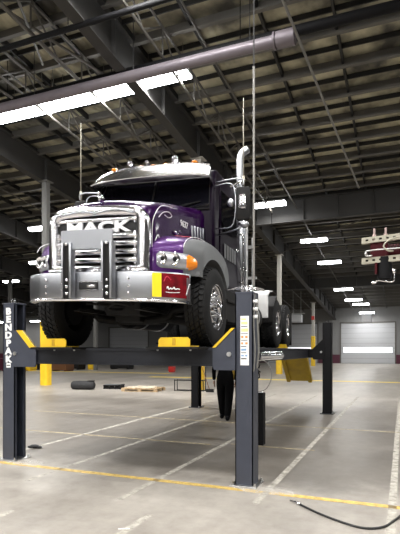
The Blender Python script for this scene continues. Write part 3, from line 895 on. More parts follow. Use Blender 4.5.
bm = NB(); box(bm, -.15, .13, -1.150, -1.143, .665, .677); box(bm, -.15, .13, -1.150, -1.143, .763, .775); box(bm, -.02, .09, -1.155, -1.15, .70, .73, .004); P('slot_frame', bm, 'chrome', bump)
bm = NB()
for x in (-.63, .50):
    for z in (.64, .72, .80):
        y = -1.12; ball(bm, (x, -1.108, z), (.018, .014, .018))
P('bumper_bolt', bm, 'chrome', bump, smooth=True)
def bdecal(x0, x1, z0, z1, m, name, off=.017):
    seg = [(x, y) for x, y in BPs if x0 <= x <= x1]
    def at(x):
        for a, b in zip(BPs, BPs[1:]):
            if a[0] <= x <= b[0] and b[0] > a[0]: return a[1]+(b[1]-a[1])*(x-a[0])/(b[0]-a[0])
        return BPs[-1][1]
    n = 14; pts = [(x0+(x1-x0)*i/n, at(x0+(x1-x0)*i/n)) for i in range(n+1)]
    bm = NB(); grid(bm, [[(x, y-off, z0) for x, y in pts], [(x, y-off, z1) for x, y in pts]]); return P(name, bm, m, bump)
bdecal(.78, .875, .60, .875, 'yel_decal', 'yellow_decal'); rd = bdecal(.875, 1.115, .60, .875, 'red_decal', 'maroon_decal')
bdecal(-1.115, -1.07, .60, .85, 'amber', 'orange_stripe')
def bstroke(pts, r, m='white'):
    def at(x):
        for a, b in zip(BPs, BPs[1:]):
            if a[0] <= x <= b[0] and b[0] > a[0]: return a[1]+(b[1]-a[1])*(x-a[0])/(b[0]-a[0])
        return -.72
    bm = NB(); tube(bm, smooth_path([(x, at(x)-.020, z) for x, z in pts], 4), r, 6); P('script_mark', bm, m, rd, smooth=True)
bstroke([(.93, .70), (.94, .725), (.95, .69), (.965, .71), (.975, .695), (.99, .705), (1.0, .72), (1.01, .695), (1.03, .705), (1.05, .70)], .006)
bstroke([(.92, .66), (.98, .655), (1.05, .665)], .004)
bstroke([(.90, .78), (.93, .84), (.97, .80)], .004, 'red')
bstroke([(1.10, .64), (1.11, .72), (1.12, .78)], .005)
# push plate frame
PY_ = -1.20
bm = NB(); prism(bm, [(-.33, 1.14), (.345, 1.14), (.35, 1.35), (.335, 1.365), (-.325, 1.365), (-.34, 1.35)], 'y', PY_-.012, PY_+.012); pp = P('push_plate', bm, 'steel')
for x in (-.255, .285):
    bm = NB(); box(bm, x-.07, x-.04, PY_-.04, PY_+.06, .56, 1.22, .006); box(bm, x+.04, x+.07, PY_-.04, PY_+.06, .56, 1.22, .006)
    up = P('push_upright', bm, 'steel')
    bm = NB(); box(bm, x-.04, x+.04, PY_-.015, PY_+.02, .56, 1.21); P('channel_web', bm, 'black', up)
    bm = NB(); ball(bm, (x, PY_-.03, 1.20), .022)
    for z in (.62, .70, .78): ball(bm, (x-.0, PY_-.022, z), (.020, .014, .020))
    for z in (.66, .74): ball(bm, (x-.055, PY_-.042, z), (.01, .008, .01))
    P('upright_bolt', bm, 'chrome', up, smooth=True)
# filler between grille and bumper
bm = NB(); box(bm, -.66, .66, -1.02, -.92, .885, .935, .01); 
for x in (-.4, -.28, .0, .12, .42): box(bm, x, x+.07, -1.05, -1.0, .895, .94, .01)
P('lower_valance', bm, 'chrome')

# cab
def tap(v):
    k = 1-.10*max(0, v.z-1.95)/.85
    return V((v.x*k, v.y, v.z))
cabp = [(.55, .92), (.55, 2.02), (.80, 2.60), (.86, 2.70), (1.02, 2.765), (1.95, 2.76), (2.08, 2.70), (2.14, 2.55), (2.16, .90), (1.2, .80), (.8, .80)]
bm = NB(); vs = prism(bm, cabp, 'x', -1.01, 1.01)
bmesh.ops.recalc_face_normals(bm, faces=bm.faces)
bmesh.ops.bevel(bm, geom=[e for e in bm.edges if abs(abs(e.verts[0].co.x)-1.01) < 1e-4 and abs(e.verts[0].co.x-e.verts[1].co.x) < 1e-4], offset=.07, segments=4, affect='EDGES', profile=.5)
for v in bm.verts: v.co = tap(v.co)
cab = P('cab', bm, 'cab_purple', smooth=40)
def ws(x, s, off=.012):   # point on the windscreen: s 0..1 up
    y = .55+.25*s; z = 2.02+.58*s
    q = V((x, y-off-.0, z+.0))
    return V((tap(q).x, q.y+.05*(x/.95)**4*0, q.z))
bm = NB(); rows = []
for s in (0.02, .25, .5, .75, .93):
    rows.append([ws(-.94+1.88*i/16, s) for i in range(17)])
grid(bm, rows); P('windscreen', bm, 'glass', cab)
bm = NB(); tube(bm, [ws(0, .02, .02), ws(0, .93, .02)], .014, 6)
fr = [ws(-.94, .02, .014), ws(.94, .02, .014), ws(.94, .93, .014), ws(-.94, .93, .014), ws(-.94, .02, .014)]; tube(bm, fr, .014, 6); P('screen_seal', bm, 'black', cab)
for sgn in (-1, 1):
    bm = NB(); tube(bm, [ws(sgn*.15, .02, .035), ws(sgn*.68, .20, .035)], .008, 6); tube(bm, [ws(sgn*.35, .05, .03), ws(sgn*.80, .24, .03)], .010, 6); P('wiper', bm, 'black', cab)
    # door with window
    bm = NB(); prism(bm, [(.80, .98), (.80, 1.92), (.98, 2.50), (1.78, 2.52), (1.84, 2.40), (1.84, .98)], 'x', sgn*1.006, sgn*1.022)
    for v in bm.verts: v.co = tap(v.co)
    dr = P('cab_door', bm, 'cab_purple')
    bm = NB(); prism(bm, [(.88, 1.92), (1.04, 2.44), (1.74, 2.45), (1.77, 2.38), (1.77, 1.86), (1.0, 1.80)], 'x', sgn*1.018, sgn*1.03)
    for v in bm.verts: v.co = tap(v.co)
    P('door_window', bm, 'glass', dr)
    bm = NB(); box(bm, min(sgn*1.02, sgn*1.045), max(sgn*1.02, sgn*1.045), 1.62, 1.76, 1.62, 1.66, .008); P('door_handle', bm, 'chrome', dr)
    bm = NB(); tube(bm, smooth_path([(sgn*1.01, 1.95, 1.95), (sgn*1.07, 1.95, 1.92), (sgn*1.07, 1.95, 1.2), (sgn*1.01, 1.95, 1.16)], 5), .016, 8); P('grab_rail', bm, 'chrome', cab, smooth=True)
    bm = NB()
    for z in (.42, .72): box(bm, min(sgn*.7, sgn*1.12), max(sgn*.7, sgn*1.12), .85, 1.75, z, z+.04, .01)
    box(bm, min(sgn*.7, sgn*1.08), max(sgn*.7, sgn*1.08), .86, 1.74, .46, .90); P('step', bm, 'black', cab)
    # grey bars standing in for glints on the door
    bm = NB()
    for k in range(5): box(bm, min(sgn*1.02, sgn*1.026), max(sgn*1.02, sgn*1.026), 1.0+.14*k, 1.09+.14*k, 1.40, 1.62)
    P('door_glint', bm, 'fender_grey', dr)
# visor
bm = NB(); rows = []
for (u, y, z, w) in ((0, .36, 2.475, .965), (.5, .49, 2.615, .93), (.92, .63, 2.745, .875), (1, .68, 2.765, .87)):
    row = []
    for i in range(21):
        x = -w+2*w*i/20; e = (x/w)**2
        row.append((x, y+.09*e*e, z+.03*(1-e)-.0))
    rows.append(row)
grid(bm, rows)
for sgn in (0, 20):
    a = [rows[k][sgn] for k in range(4)]; q = [bm.verts.new(p) for p in a]; w_ = bm.verts.new((a[3][0], .82, 2.60)); w2 = bm.verts.new((a[0][0]*.97, .74, 2.42))
    bm.faces.new((q[0], q[1], q[2], q[3], w_, w2))
bmesh.ops.remove_doubles(bm, verts=bm.verts, dist=.001)
vz = P('sun_visor', bm, mat('visor_stainless', (.72, .72, .74), .17, 1.), cab, smooth=50)
bm = NB(); tube(bm, rows[0], .012, 8); P('visor_rim', bm, 'chrome', vz)
for x in (-.74, -.26, -.06, .15, .62):
    bm = NB(); ball(bm, (x, .80, 2.81), (.05, .07, .035)); ml = P('marker_lamp', bm, 'amber', cab, smooth=True)
for x, r in ((-.44, .045), (-.15, .03), (.32, .05)):
    bm = NB(); lathe(bm, [(0, .0), (r*.6, -.01), (r, -.05), (r*1.05, -.05), (r*.7, .02), (r*.35, .10), (.018, .35), (0, .36)], (x, .78, 2.87), (0, 1, 0), 16)
    box(bm, x-.015, x+.015, .9, .95, 2.77, 2.87); P('air_horn', bm, 'chrome', cab, smooth=40)
# mirrors with antennas
for sgn, mx, my in ((1, 1.41, .66), (-1, -1.34, .74)):
    bm = NB(); box(bm, mx-.10, mx+.10, my-.05, my+.03, 1.86, 2.34, .03); mr = P('side_mirror', bm, 'black', TR)
    bm = NB(); box(bm, mx-.085, mx+.085, my+.03, my+.04, 1.89, 2.31, .01); box(bm, mx-.05, mx+.05, my-.062, my-.048, 2.02, 2.22, .02)
    P('mirror_glass', bm, 'chrome', mr)
    bm = NB(); a = sgn*.96
    tube(bm, smooth_path([(a, my+.12, 2.48), (mx-sgn*.12, my, 2.47), (mx, my-.02, 2.44), (mx+sgn*.0, my-.02, 2.36)], 5), .013, 8)
    tube(bm, smooth_path([(sgn*1.0, my+.12, 1.70), (mx-sgn*.1, my-.01, 1.74), (mx, my-.02, 1.80), (mx, my-.02, 1.88)], 5), .013, 8)
    tube(bm, smooth_path([(a, my+.05, 2.40), (mx-sgn*.14, my-.03, 2.36), (mx-sgn*.14, my-.03, 1.82), (sgn*1.0, my+.05, 1.78)], 5), .009, 8)
    P('mirror_bracket', bm, 'steel', mr, smooth=True)
    bm = NB(); ball(bm, (mx-sgn*.18, my-.03, 2.12), (.055, .04, .06)); ball(bm, (mx+sgn*.02, my-.03, 1.80), (.07, .045, .055)); P('convex_mirror', bm, 'steel', mr, smooth=True)
    bm = NB(); tube(bm, [(mx, my, 2.36), (mx, my, 2.5)], .02, 8); tube(bm, [(mx, my, 2.48), (mx, my, 3.62)], [.008, .005], 8); P('antenna', bm, 'strut', mr, smooth=True)
# exhaust
ex, ey = .92, 2.34
bm = NB(); tube(bm, smooth_path([(ex, ey, 2.3), (ex, ey, 3.0), (ex, ey, 3.36), (ex+.02, ey+.02, 3.50), (ex+.10, ey+.10, 3.60)], 6), .066, 18, caps=False); st_ = P('exhaust_stack', bm, 'steel', smooth=True)
bm = NB(); tube(bm, [(ex, ey, 1.15), (ex, ey, 1.3), (ex, ey, 2.3), (ex, ey, 2.4)], [.06, .105, .105, .066], 18)
P('muffler', bm, 'steel', st_, smooth=60)
bm = NB(); tube(bm, smooth_path([(ex, ey, 1.2), (ex, ey, 1.0), (ex-.1, ey-.04, .88), (ex-.35, ey-.2, .84)], 6), .06, 14); P('elbow_pipe', bm, 'satin', st_, smooth=True)
bm = NB()
for z in (1.4, 2.2, 2.95): tube(bm, [(ex, ey, z), (ex, ey, z+.04)], .112 if z < 2.4 else .074, 18)
P('clamp', bm, 'chrome', st_)
bm = NB(); tube(bm, [(.86, 2.08, 2.72), (ex-.03, ey-.06, 2.97)], .014, 8); tube(bm, [(.90, 2.10, 2.30), (ex, ey-.05, 2.95)], .012, 8); tube(bm, [(.5, 2.1, 2.74), (ex, ey-.06, 2.97)], .016, 8); P('stack_brace', bm, 'chrome', st_)
bm = NB(); tube(bm, [(-ex, ey, 1.1), (-ex, ey, 2.4)], .13, 16); P('air_intake', bm, 'black')
bm = NB()
for (x, y, z0, z1, r) in ((1.08, 2.62, 1.0, 2.05, .022), (.99, 2.5, 1.1, 2.3, .03)): tube(bm, [(x, y, z0), (x, y, z1)], r, 8)
box(bm, .6, 1.12, 2.55, 2.62, 1.85, 1.9); box(bm, .6, 1.15, 2.6, 2.66, 1.3, 1.34)
P('headboard_rail', bm, 'satin')
# frame, tanks, engine underside
bm = NB()
for s in (-1, 1): box(bm, s*.43-.04, s*.43+.04, -1.0, 6.5, .74, 1.0, .006)
for y in (-.9, 1.2, 2.6, 3.6, 5.0, 6.4): box(bm, -.42, .42, y-.05, y+.05, .76, .98)
P('chassis_frame', bm, 'black')
bm = NB(); box(bm, -.28, .28, -.35, .75, .42, 1.2, .06); box(bm, -.2, .2, -.2, .6, .34, .5, .05); box(bm, -.36, .36, -.86, -.6, .62, 1.5, .02)
tube(bm, [(-.2, .8, .6), (.1, 1.9, .55)], .17, 12)
for k in range(10): tube(bm, smooth_path([(random.uniform(-.5, .5), random.uniform(-.8, .2), random.uniform(.5, .85)) for q in range(3)], 4), .018, 6)
P('engine_underside', bm, 'black')
for (s, y0, y1) in ((1, 1.95, 3.1), (-1, 1.4, 3.0)):
    bm = NB(); lathe(bm, [(0, 0), (.27, 0), (.30, .03), (.30, y1-y0-.03), (.27, y1-y0), (0, y1-y0)], (s*.86, y0, .60), (0, 1, 0), 28); ft = P('fuel_tank', bm, 'black', smooth=40)
    bm = NB()
    for q in (.25, .75):
        yy = y0+(y1-y0)*q; tube(bm, [(s*.86, yy-.03, .60), (s*.86, yy+.03, .60)], .308, 28)
    P('tank_strap', bm, 'satin', ft)
# front axle
bm = NB(); tube(bm, smooth_path([(-.88, 0, .53), (-.62, 0, .50), (-.5, 0, .40), (0, 0, .37), (.5, 0, .40), (.62, 0, .50), (.88, 0, .53)], 4), .055, 10)
for s in (-1, 1):
    for k in range(3): box(bm, s*.43-.04, s*.43+.04, -.75+.1*k, .75-.1*k, .46+.02*k, .475+.02*k)
tube(bm, [(-.8, .25, .46), (.8, .25, .46)], .025, 8); P('front_axle', bm, 'black', rl=False)
for y in (4.4, 5.7):
    bm = NB(); tube(bm, [(-.95, y, .53), (.95, y, .53)], .085, 12); ball(bm, (0, y, .53), (.24, .24, .24)); P('rear_axle', bm, 'black', rl=False)
bm = NB(); box(bm, -.3, .3, 4.7, 5.5, 1.0, 1.08, .02); box(bm, -.45, .45, 4.6, 5.6, .98, 1.02); P('fifth_wheel', bm, 'black')
# quarter fender + chrome plate
bm = NB(); R1 = []; 
for k in range(9):
    a = math.radians(100+k*10); R1.append((4.4+.60*math.cos(a), .53+.60*math.sin(a)))
grid(bm, [[(.60, y, z) for y, z in R1], [(1.22, y, z) for y, z in R1]]); P('quarter_fender', bm, 'black', rl=False, smooth=60)
bm = NB(); box(bm, .62, 1.2, 3.36, 3.44, .60, 1.06, .01); prism(bm, [(3.38, 1.06), (3.6, 1.16), (3.9, 1.19), (3.9, 1.17), (3.62, 1.13), (3.44, 1.04)], 'x', .62, 1.2); P('fender_panel', bm, 'panel_glare', label='bright panel ahead of the rear wheels', rl=False)
bm = NB(); 
for s in (-1, 1): box(bm, min(s*.62, s*1.2), max(s*.62, s*1.2), 6.35, 6.37, .12, .95)
P('mud_flap', bm, 'black')

# wheels
def tyre_bm(cx, s, y, r=.525, w=.285, detail=True):
    """wheel standing at centre height r, outer face at x=cx (towards s)"""
    bm = NB(); c = (cx, y, r)
    hwid = w
    prof = [(.285, .01), (.30, -.005), (.36, -.012), (.42, -.010), (.47, .004), (.492, .016), (.502, .030), (.502, hwid-.030), (.492, hwid-.016), (.47, hwid-.004), (.40, hwid+.012), (.30, hwid+.005), (.285, hwid-.01)]
    lathe(bm, [(a, b) for a, b in prof], c, (-s, 0, 0), 48, closed=True)
    if detail:
        n = 44; ax = -s
        for row, (a0, a1) in enumerate(((.018, .070), (.080, .130), (.155-.0, .205), (.215, .267))):
            for k in range(n):
                th = 2*PI*(k+.5*(row % 2))/n; dth = 2*PI/n*.33
                sk = .035 if row in (1, 2) else .0
                q = []
                for rad in (.495, .527 if row in (1, 2) else .524):
                    for (aa, tt) in ((a0, -dth-sk), (a1, -dth+sk), (a1, dth+sk), (a0, dth-sk)):
                        rr_ = rad-(.012 if (row in (0,) and aa == a0) or (row == 3 and aa == a1) else 0)
                        q.append(bm.verts.new((cx+ax*aa, y+rr_*math.cos(th+tt), r+rr_*math.sin(th+tt))))
                bm.faces.new(q[4:8])
                for i in range(4): bm.faces.new((q[i], q[(i+1) % 4], q[4+(i+1) % 4], q[4+i]))
    return bm
def rim(cx, s, y, parent, front, r=.525):
    bm = NB(); c = (cx, y, r)
    if front: prof = [(.292, .00), (.300, -.004), (.292, .012), (.270, .03), (.262, .06), (.235, .062), (.19, .030), (.165, .028), (.150, .028)]
    else: prof = [(.292, .00), (.300, -.004), (.292, .012), (.268, .04), (.26, .11), (.235, .17), (.18, .19), (.15, .19)]
    d0 = prof[-1][1]; s0 = .028 if front else .19
    hub = [(.150, d0), (.085, d0-.01), (.08, d0-.06 if front else d0-.15), (.055, d0-.085 if front else d0-.17), (0, d0-.09 if front else d0-.175)]
    lathe(bm, prof+hub, c, (-s, 0, 0), 36)
    rm = link('rim', bm, 'chrome', parent, smooth=30)
    bm = NB()
    for k in range(10):
        a = 2*PI*k/10; yy = y+.125*math.cos(a); zz = r+.125*math.sin(a)
        x0 = cx-s*(d0-.0); tube(bm, [(x0, yy, zz), (x0+s*.045, yy, zz)], [.02, .013], 6)
    link('lug_nut', bm, 'satin', rm)
    bm = NB()
    for k in range(10):
        a = 2*PI*(k+.5)/10; R_ = .213; dd = (.046 if front else .178)-.004
        lathe(bm, [(0, dd-.006), (.022, dd-.006), (.024, dd+.004)], (cx, y+R_*math.cos(a), r+R_*math.sin(a)), (-s, 0, 0), 10)
    link('hand_hole', bm, 'dark_void', rm)
for s in (1, -1):
    bm = tyre_bm(s*1.22, s, 0); wt = link('tyre', bm, 'rubber', TR, smooth=35); rim(s*1.22, s, 0, wt, True)
    bm = NB(); tube(bm, [(s*.95, 0, .525), (s*1.1, 0, .525)], .20, 18); link('brake_drum', bm, 'black', wt, smooth=35)
    for y in (4.4, 5.7):
        bm = tyre_bm(s*1.22, s, y, w=.27); wt = link('tyre', bm, 'rubber', TR, smooth=35); rim(s*1.22, s, y, wt, False)
        bm = tyre_bm(s*.90, s, y, w=.27, detail=False); link('tyre', bm, 'rubber', TR, smooth=35)

# ------------------------------------------------------------------ hose reel hanging on the right
hr = thing('hose_reel', 'red overhead hose reel held between cream slotted rails at right', 'hose reel', (0, 4.6, 0))
def strutrail(z0, z1s, slope):
    bm = NB(); L_ = 1.3
    pts = lambda x: z0+(x+.34)*slope
    # front face with slots: strips
    h = .05
    n = 23; w = L_/n
    for (a, b, c0, c1) in ((0, 1, 0, .33), (0, 1, .67, 1)):
        x0, x1 = -.34, -.34+L_
        vs = [bm.verts.new(p) for p in [(x0, -.02, pts(x0)+h*c0), (x1, -.02, pts(x1)+h*c0), (x1, -.02, pts(x1)+h*c1), (x0, -.02, pts(x0)+h*c1)]]
        bm.faces.new(vs)
    for k in range(n):
        x0 = -.34+k*w; x1 = x0+w*.58
        bm.faces.new([bm.verts.new(p) for p in [(x0, -.02, pts(x0)+h*.33), (x1, -.02, pts(x1)+h*.33), (x1, -.02, pts(x1)+h*.67), (x0, -.02, pts(x0)+h*.67)]])
    x0, x1 = -.34, -.34+L_
    for q in (0, h):
        bm.faces.new([bm.verts.new(p) for p in [(x0, -.02, pts(x0)+q), (x1, -.02, pts(x1)+q), (x1, .02, pts(x1)+q), (x0, .02, pts(x0)+q)]])
    o = link('slotted_rail', bm, 'strut', hr, solid=.003)
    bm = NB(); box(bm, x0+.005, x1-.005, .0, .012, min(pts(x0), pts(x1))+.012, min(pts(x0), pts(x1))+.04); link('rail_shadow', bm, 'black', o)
strutrail(2.545, 0, .05); strutrail(2.365, 0, .035)
bm = NB(); box(bm, -.27, -.12, -.0, .20, 2.40, 2.56, .01); link('reel_housing', bm, 'reel_red', hr)
bm = NB(); lathe(bm, [(0, 0), (.10, 0), (.10, .01), (.06, .012), (.06, .17), (.10, .172), (.10, .185), (0, .185)], (-.19, .12, 2.47), (1, 0, 0), 24)
for k in range(6): tube(bm, [(-.175+.025*k, .12, 2.47), (-.155+.025*k, .12, 2.47)], .078, 20)
link('reel_drum', bm, 'reel_red', hr, smooth=40)
bm = NB(); box(bm, -.23, -.21, -.025, .02, 2.27, 2.37, .004); link('bracket', bm, 'reel_red', hr)
bm = NB(); tube(bm, [(-.15, .03, 2.23), (-.15, .03, 2.42)], .062, 18); tube(bm, [(-.15, .03, 2.215), (-.15, .03, 2.235)], .05, 18); link('motor', bm, 'matt_black', hr, smooth=40)
bm = NB(); tube(bm, smooth_path([(-.25, -.03, 2.185), (-.20, -.03, 2.21), (-.15, 0, 2.205), (-.08, 0, 2.20), (-.07, 0, 2.26), (-.08, 0, 2.31)], 5), .007, 8); ball(bm, (-.235, -.03, 2.195), (.024, .012, .012)); ball(bm, (-.075, 0, 2.29), (.018, .018, .024)); link('hose_fitting', bm, 'chrome', hr, smooth=True)
bm = NB(); tube(bm, smooth_path([(.9, -.05, 2.60), (.2, -.06, 2.585), (-.02, -.06, 2.575), (-.12, -.06, 2.545), (-.155, -.06, 2.50), (-.12, -.06, 2.46), (-.08, -.03, 2.46)], 6), .007, 10); link('cream_hose', bm, 'strut', hr, smooth=True)
bm = NB(); tube(bm, smooth_path([(.9, -.04, 2.50), (.1, -.05, 2.48), (-.25, -.05, 2.475), (-.305, -.05, 2.46), (-.30, -.05, 2.43), (-.25, -.05, 2.43)], 6), .006, 10); ball(bm, (-.30, -.05, 2.445), .014); link('steel_hose', bm, 'satin', hr, smooth=True)
bm = NB()
for x in (-.235, -.14): tube(bm, [(x, 0, 2.56), (x, 0, 2.675)], .009, 8); tube(bm, [(x, 0, 2.60), (x, 0, 2.62)], .017, 6)
link('threaded_rod', bm, mat('pinkish_zinc', (.55, .42, .40), .4, .5), hr)
bm = NB()
for x in (.55, .9): box(bm, x, x+.04, .025, .065, 2.3, deckz(4.6)-.3)
link('drop_strut', bm, 'strut', hr)

# ------------------------------------------------------------------ things on the floor
h_ = thing('floor_air_hose', 'black air hose with a metal coupling curving over the floor at right', 'hose')
bm = NB(); tube(bm, smooth_path([(-1.0, 5.07, .012), (-.75, 4.84, .012), (-.49, 4.66, .012), (-.31, 4.60, .012), (-.16, 4.70, .012), (-.06, 4.95, .012), (.10, 5.35, .012), (.6, 5.9, .012)], 8), .011, 8); link('hose_line', bm, 'cord', h_, smooth=True)
bm = NB(); tube(bm, [(-1.10, 5.13, .016), (-1.05, 5.10, .016), (-1.04, 5.095, .016), (-.98, 5.055, .016)], [.008, .009, .016, .015], 8); link('coupling', bm, 'chrome', h_, smooth=True)
bm = NB(); box(bm, -.05, .05, -.008, .008, 0, .004); o = link('paper_scrap', bm, 'white', loc=(-2.3, 3.78, .003)); o.rotation_euler = (0, 0, .5); tag(o, 'tiny white scrap on the floor at the bottom edge', 'scrap')

# rag near left post
bm = NB(); ball(bm, (0, 0, .03), (.09, .05, .03)); ball(bm, (.08, .02, .02), (.05, .035, .02)); ball(bm, (-.07, -.02, .02), (.05, .03, .02))
for v in bm.verts: v.co += V((random.uniform(-.006, .006), random.uniform(-.006, .006), 0)); v.co.z = max(v.co.z, 0)
tag(link('rag', bm, 'bag', loc=(-5.55, 6.35, 0)), 'small crumpled black rag beside the left front post', 'rag')

# duffel bag
t = thing('duffel_bag', 'long black duffel bag lying on the floor left of the pallet', 'bag', (-11.95, 16.5, 0), math.radians(14))
bm = NB(); lathe(bm, [(0, -.48), (.13, -.47), (.17, -.42), (.185, -.2), (.18, .1), (.185, .3), (.16, .44), (.11, .48), (0, .49)], (0, 0, .18), (1, 0, 0), 18)
for v in bm.verts:
    v.co.z = max(.0, v.co.z*.98+random.uniform(-.008, .008)); v.co.y *= 1.15
link('bag_body', bm, 'bag', t, smooth=True)
bm = NB(); tube(bm, smooth_path([(-.2, -.12, .3), (-.12, -.2, .22), (.12, -.2, .2), (.2, -.12, .3)], 5), .015, 6); link('bag_handle', bm, 'cord', t)
bm = NB(); box(bm, .20, .46, -.1, .1, .33, .37, .01); link('end_flap', bm, 'black', t)

# pallet with boards
t = thing('wooden_pallet', 'wooden pallet with pale boards on the floor under the lift view', 'pallet', (-9.4, 16.9, 0), math.radians(8))
bm = NB()
for i in range(7): box(bm, -.72+i*.21, -.72+i*.21+.16, -.5, .5, .115, .135)
for y in (-.5, -.04, .42): box(bm, -.72, .74, y, y+.08, .095, .115)
for y in (-.5, -.04, .42): box(bm, -.72, .74, y, y+.08, 0, .02)
for x in (-.72, -.05, .6):
    for y in (-.5, -.04, .42): box(bm, x, x+.14, y, y+.08, .02, .095)
link('deck_boards', bm, 'pallet', t)
bm = NB(); 
for k in range(14):
    a = random.uniform(-.6, .3); b = random.uniform(-.45, .4); box(bm, a, a+random.uniform(.2, .45), b, b+.08, .135, .155+random.uniform(0, .02))
tag(link('loose_boards', bm, 'pallet_top', loc=(-9.4, 16.9, 0)), 'pale loose boards lying on the wooden pallet', 'boards', None, 'stuff')
t = thing('metal_bracket_bundle', 'low black metal frame lying between duffel bag and pallet', 'metal frame', (-11.0, 17.3, 0), .1)
bm = NB()
for y in (-.2, .2): tube(bm, [(-.38, y, .14), (.38, y, .17)], .025, 6); tube(bm, [(-.38, y, .03), (.38, y, .03)], .025, 6)
for x in (-.36, -.1, .15, .36): box(bm, x-.02, x+.02, -.2, .2, 0, .17)
link('frame_tubes', bm, 'black', t)
bm = NB(); box(bm, -.3, .25, -.15, .15, .15, .19, .01); link('frame_plate', bm, 'fender_grey', t)

# rack and broom behind the lift at the column
t = thing('wire_rack', 'low black wire rack standing by the yellow column guard', 'rack', (-7.5, 17.5, 0), math.radians(5))
bm = NB()
for z in (.03, .42): 
    for y in (-.15, .15): tube(bm, [(-.75, y, z), (.42, y, z)], .018, 6)
for x in (-.75, .42):
    for y in (-.15, .15): tube(bm, [(x, y, 0), (x, y, .95 if x > 0 and y > 0 else .45)], .018, 6)
link('rack_frame', bm, 'black', t)
t = thing('push_broom', 'broom with dark bristles leaning in the gap left of the person', 'broom', (-6.9, 17.3, 0))
bm = NB(); tube(bm, [(.12, 0, .1), (-.35, .15, 1.25)], .014, 6); link('broom_handle', bm, 'wood', t)
bm = NB(); box(bm, .0, .28, -.06, .06, .0, .12, .01); link('broom_head', bm, 'black', t)

# background clutter
def clutter(name, px, by, w, d, h, m, label, cat, rz=0):
    D = 784/(by-350.); k = (px-200)/F; r = k*D; X = r*ct-D*st; Y = r*st+D*ct
    bm = NB(); box(bm, -w/2, w/2, -d/2, d/2, .08, h, .03); box(bm, -w/2+.05, -w/2+.2, -d/2+.02, d/2-.02, 0, .08); box(bm, w/2-.2, w/2-.05, -d/2+.02, d/2-.02, 0, .08)
    o = link(name, bm, m, loc=(X, Y, 0)); o.rotation_euler = (0, 0, rz); tag(o, label, cat); return o
clutter('storage_crate', 1.5, 370.5, 1.6, 1.2, .95, 'maroon', 'dark red crate at the left edge beyond the lift post', 'crate')
clutter('storage_box', 29, 370.5, .9, .8, .85, 'yellow', 'yellow box on the floor between left post and yellow guard', 'box')
clutter('storage_bin', 37, 369.5, .9, .8, 1., 'black', 'black bin between the yellow box and yellow column guard', 'bin')
clutter('dark_cabinet', 22, 368, 1.3, 1, 1.3, 'black', 'low black cabinet directly right of the left post', 'cabinet')
clutter('stacked_crate', 62, 371.0, 1.5, 1., .75, 'wood', 'brown slatted crate right of the yellow column guard', 'crate')
clutter('tool_chest', 74, 369.5, 1.6, 1., .7, 'black', 'low dark chest right of the brown crate', 'chest')
clutter('yellow_bin', 92, 369.5, .5, .5, .9, 'yellow', 'small yellow bin under the middle of the lift beam', 'bin')
clutter('floor_machine', 122, 369, 1.8, .9, .55, 'black', 'low black floor machine seen under the lift beam', 'machine')
clutter('red_can', 172, 372.2, .42, .4, .42, 'redbin', 'small red can standing on the far aisle line', 'can')
t = thing('cone_barrier', 'red and white striped barrier post by the far doors', 'barrier', (-7.4, 55, 0))
bm = NB(); tube(bm, [(0, 0, 0), (0, 0, .95)], .07, 12); link('barrier_post', bm, 'redbin', t)
bm = NB(); tube(bm, [(0, 0, .3), (0, 0, .5)], .075, 12); tube(bm, [(0, 0, .7), (0, 0, .85)], .075, 12); link('white_band', bm, 'white', t)

# ------------------------------------------------------------------ the person under the lift
def skin_obj(name, nodes, edges, m, parent, sub=2):
    me = bpy.data.meshes.new(name); me.from_pydata([n[0] for n in nodes], edges, []); me.materials.append(M[m])
    o = bpy.data.objects.new(name, me); C.objects.link(o)
    md = o.modifiers.new('k', 'SKIN'); md.use_smooth_shade = True
    for i, n in enumerate(nodes):
        r = n[1] if isinstance(n[1], tuple) else (n[1], n[1]); me.skin_vertices[0].data[i].radius = r
    me.skin_vertices[0].data[0].use_root = True
    s = o.modifiers.new('s', 'SUBSURF'); s.levels = sub; s.render_levels = sub
    bpy.context.view_layer.update(); dg = bpy.context.evaluated_depsgraph_get()
    me2 = bpy.data.meshes.new_from_object(o.evaluated_get(dg)); me2.name = name
    o.modifiers.clear(); o.data = me2
    for p in me2.polygons: p.use_smooth = True
    if parent: o.parent = parent
    return o
pe = thing('person', 'person in black work clothes walking on the floor beneath the lifted truck', 'person', (-3.80, 10.70, 0), math.radians(12))
# faces -y
N_ = [((0, 0, .98), (.19, .14)), ((0, 0, 1.12), (.175, .13)), ((0, -.01, 1.30), (.18, .13)), ((0, 0, 1.43), (.13, .10)), ((0, -.01, 1.51), .06), ((0, -.02, 1.58), .06),
      ((.10, -.02, .84), (.125, .13)), ((.10, -.10, .50), (.10, .10)), ((.075, -.13, .14), .08), ((.075, -.14, .055), .06), ((.085, -.30, .045), .05),
      ((-.10, .02, .84), (.125, .13)), ((-.095, .06, .50), (.10, .10)), ((-.085, .15, .16), .08), ((-.085, .16, .06), .06), ((-.09, .01, .045), .05),
      ((.20, 0, 1.42), .075), ((.27, .0, 1.12), .055), ((.25, -.10, .90), .042), ((-.20, 0, 1.42), .075), ((-.27, .02, 1.12), .055), ((-.25, -.06, .90), .042)]
E_ = [(0, 1), (1, 2), (2, 3), (3, 4), (4, 5), (0, 6), (6, 7), (7, 8), (8, 9), (9, 10), (0, 11), (11, 12), (12, 13), (13, 14), (14, 15), (3, 16), (16, 17), (17, 18), (3, 19), (19, 20), (20, 21)]
body = skin_obj('body', N_, E_, 'cloth', pe)
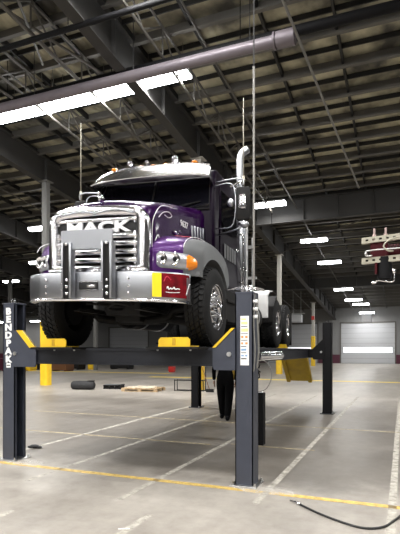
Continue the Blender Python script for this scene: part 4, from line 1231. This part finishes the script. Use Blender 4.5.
bm = NB(); ball(bm, (0, -.03, 1.665), (.076, .095, .115), 20, 14); ball(bm, (0, -.125, 1.655), (.014, .022, .025)); ball(bm, (.077, -.02, 1.66), (.012, .022, .032)); ball(bm, (-.077, -.02, 1.66), (.012, .022, .032))
ball(bm, (0, -.113, 1.61), (.026, .012, .007)); tube(bm, [(0, 0, 1.50), (0, -.02, 1.60)], .05, 12)
hd = link('head', bm, 'skin', pe, smooth=True)
bm = NB()
for sx in (-.03, .03): ball(bm, (sx, -.115, 1.68), (.012, .008, .008))
link('eyes', bm, 'sticker_black', hd, smooth=True)
bm = NB(); ball(bm, (0, -.01, 1.70), (.083, .10, .098), 18, 12)
for v in list(bm.verts):
    if v.co.y < -.06 and v.co.z < 1.72: v.co.y = -.06
link('hair', bm, 'hair', hd, smooth=True)
for s, hx, hy in ((1, .25, -.11), (-1, -.25, -.07)):
    bm = NB(); ball(bm, (hx, hy, .85), (.022, .04, .048))
    for k, L_ in enumerate((.062, .075, .07, .055)):
        y0 = hy-.03+.02*k; tube(bm, [(hx, y0, .82), (hx-s*.006, y0-.003, .82-L_*.55), (hx-s*.022, y0-.004, .82-L_)], [.0095, .009, .0075], 8)
    tube(bm, [(hx, hy-.03, .865), (hx-s*.01, hy-.056, .835), (hx-s*.016, hy-.06, .80)], [.012, .011, .009], 8)
    link('hand', bm, 'skin', pe, smooth=True)

# ------------------------------------------------------------------ world, camera, colour
w = bpy.data.worlds.new('world'); sc.world = w; w.use_nodes = True
w.node_tree.nodes['Background'].inputs[0].default_value = (.5, .55, .6, 1); w.node_tree.nodes['Background'].inputs[1].default_value = .012
cam = bpy.data.cameras.new('camera'); co = bpy.data.objects.new('camera', cam); C.objects.link(co)
co.location = (0, 0, HC); co.rotation_euler = (PI/2, 0, TH)
cam.sensor_fit = 'HORIZONTAL'; cam.sensor_width = 36; cam.lens = 490/400*36; cam.shift_y = 83/400
cam.clip_end = 300; sc.camera = co
vs_ = sc.view_settings; vs_.view_transform = 'Standard'; vs_.look = 'None'; vs_.gamma = 1; vs_.use_curve_mapping = False; vs_.exposure = -0.25
sc.cycles.use_denoising = True
sc.cycles.max_bounces = 6; sc.cycles.sample_clamp_indirect = 5
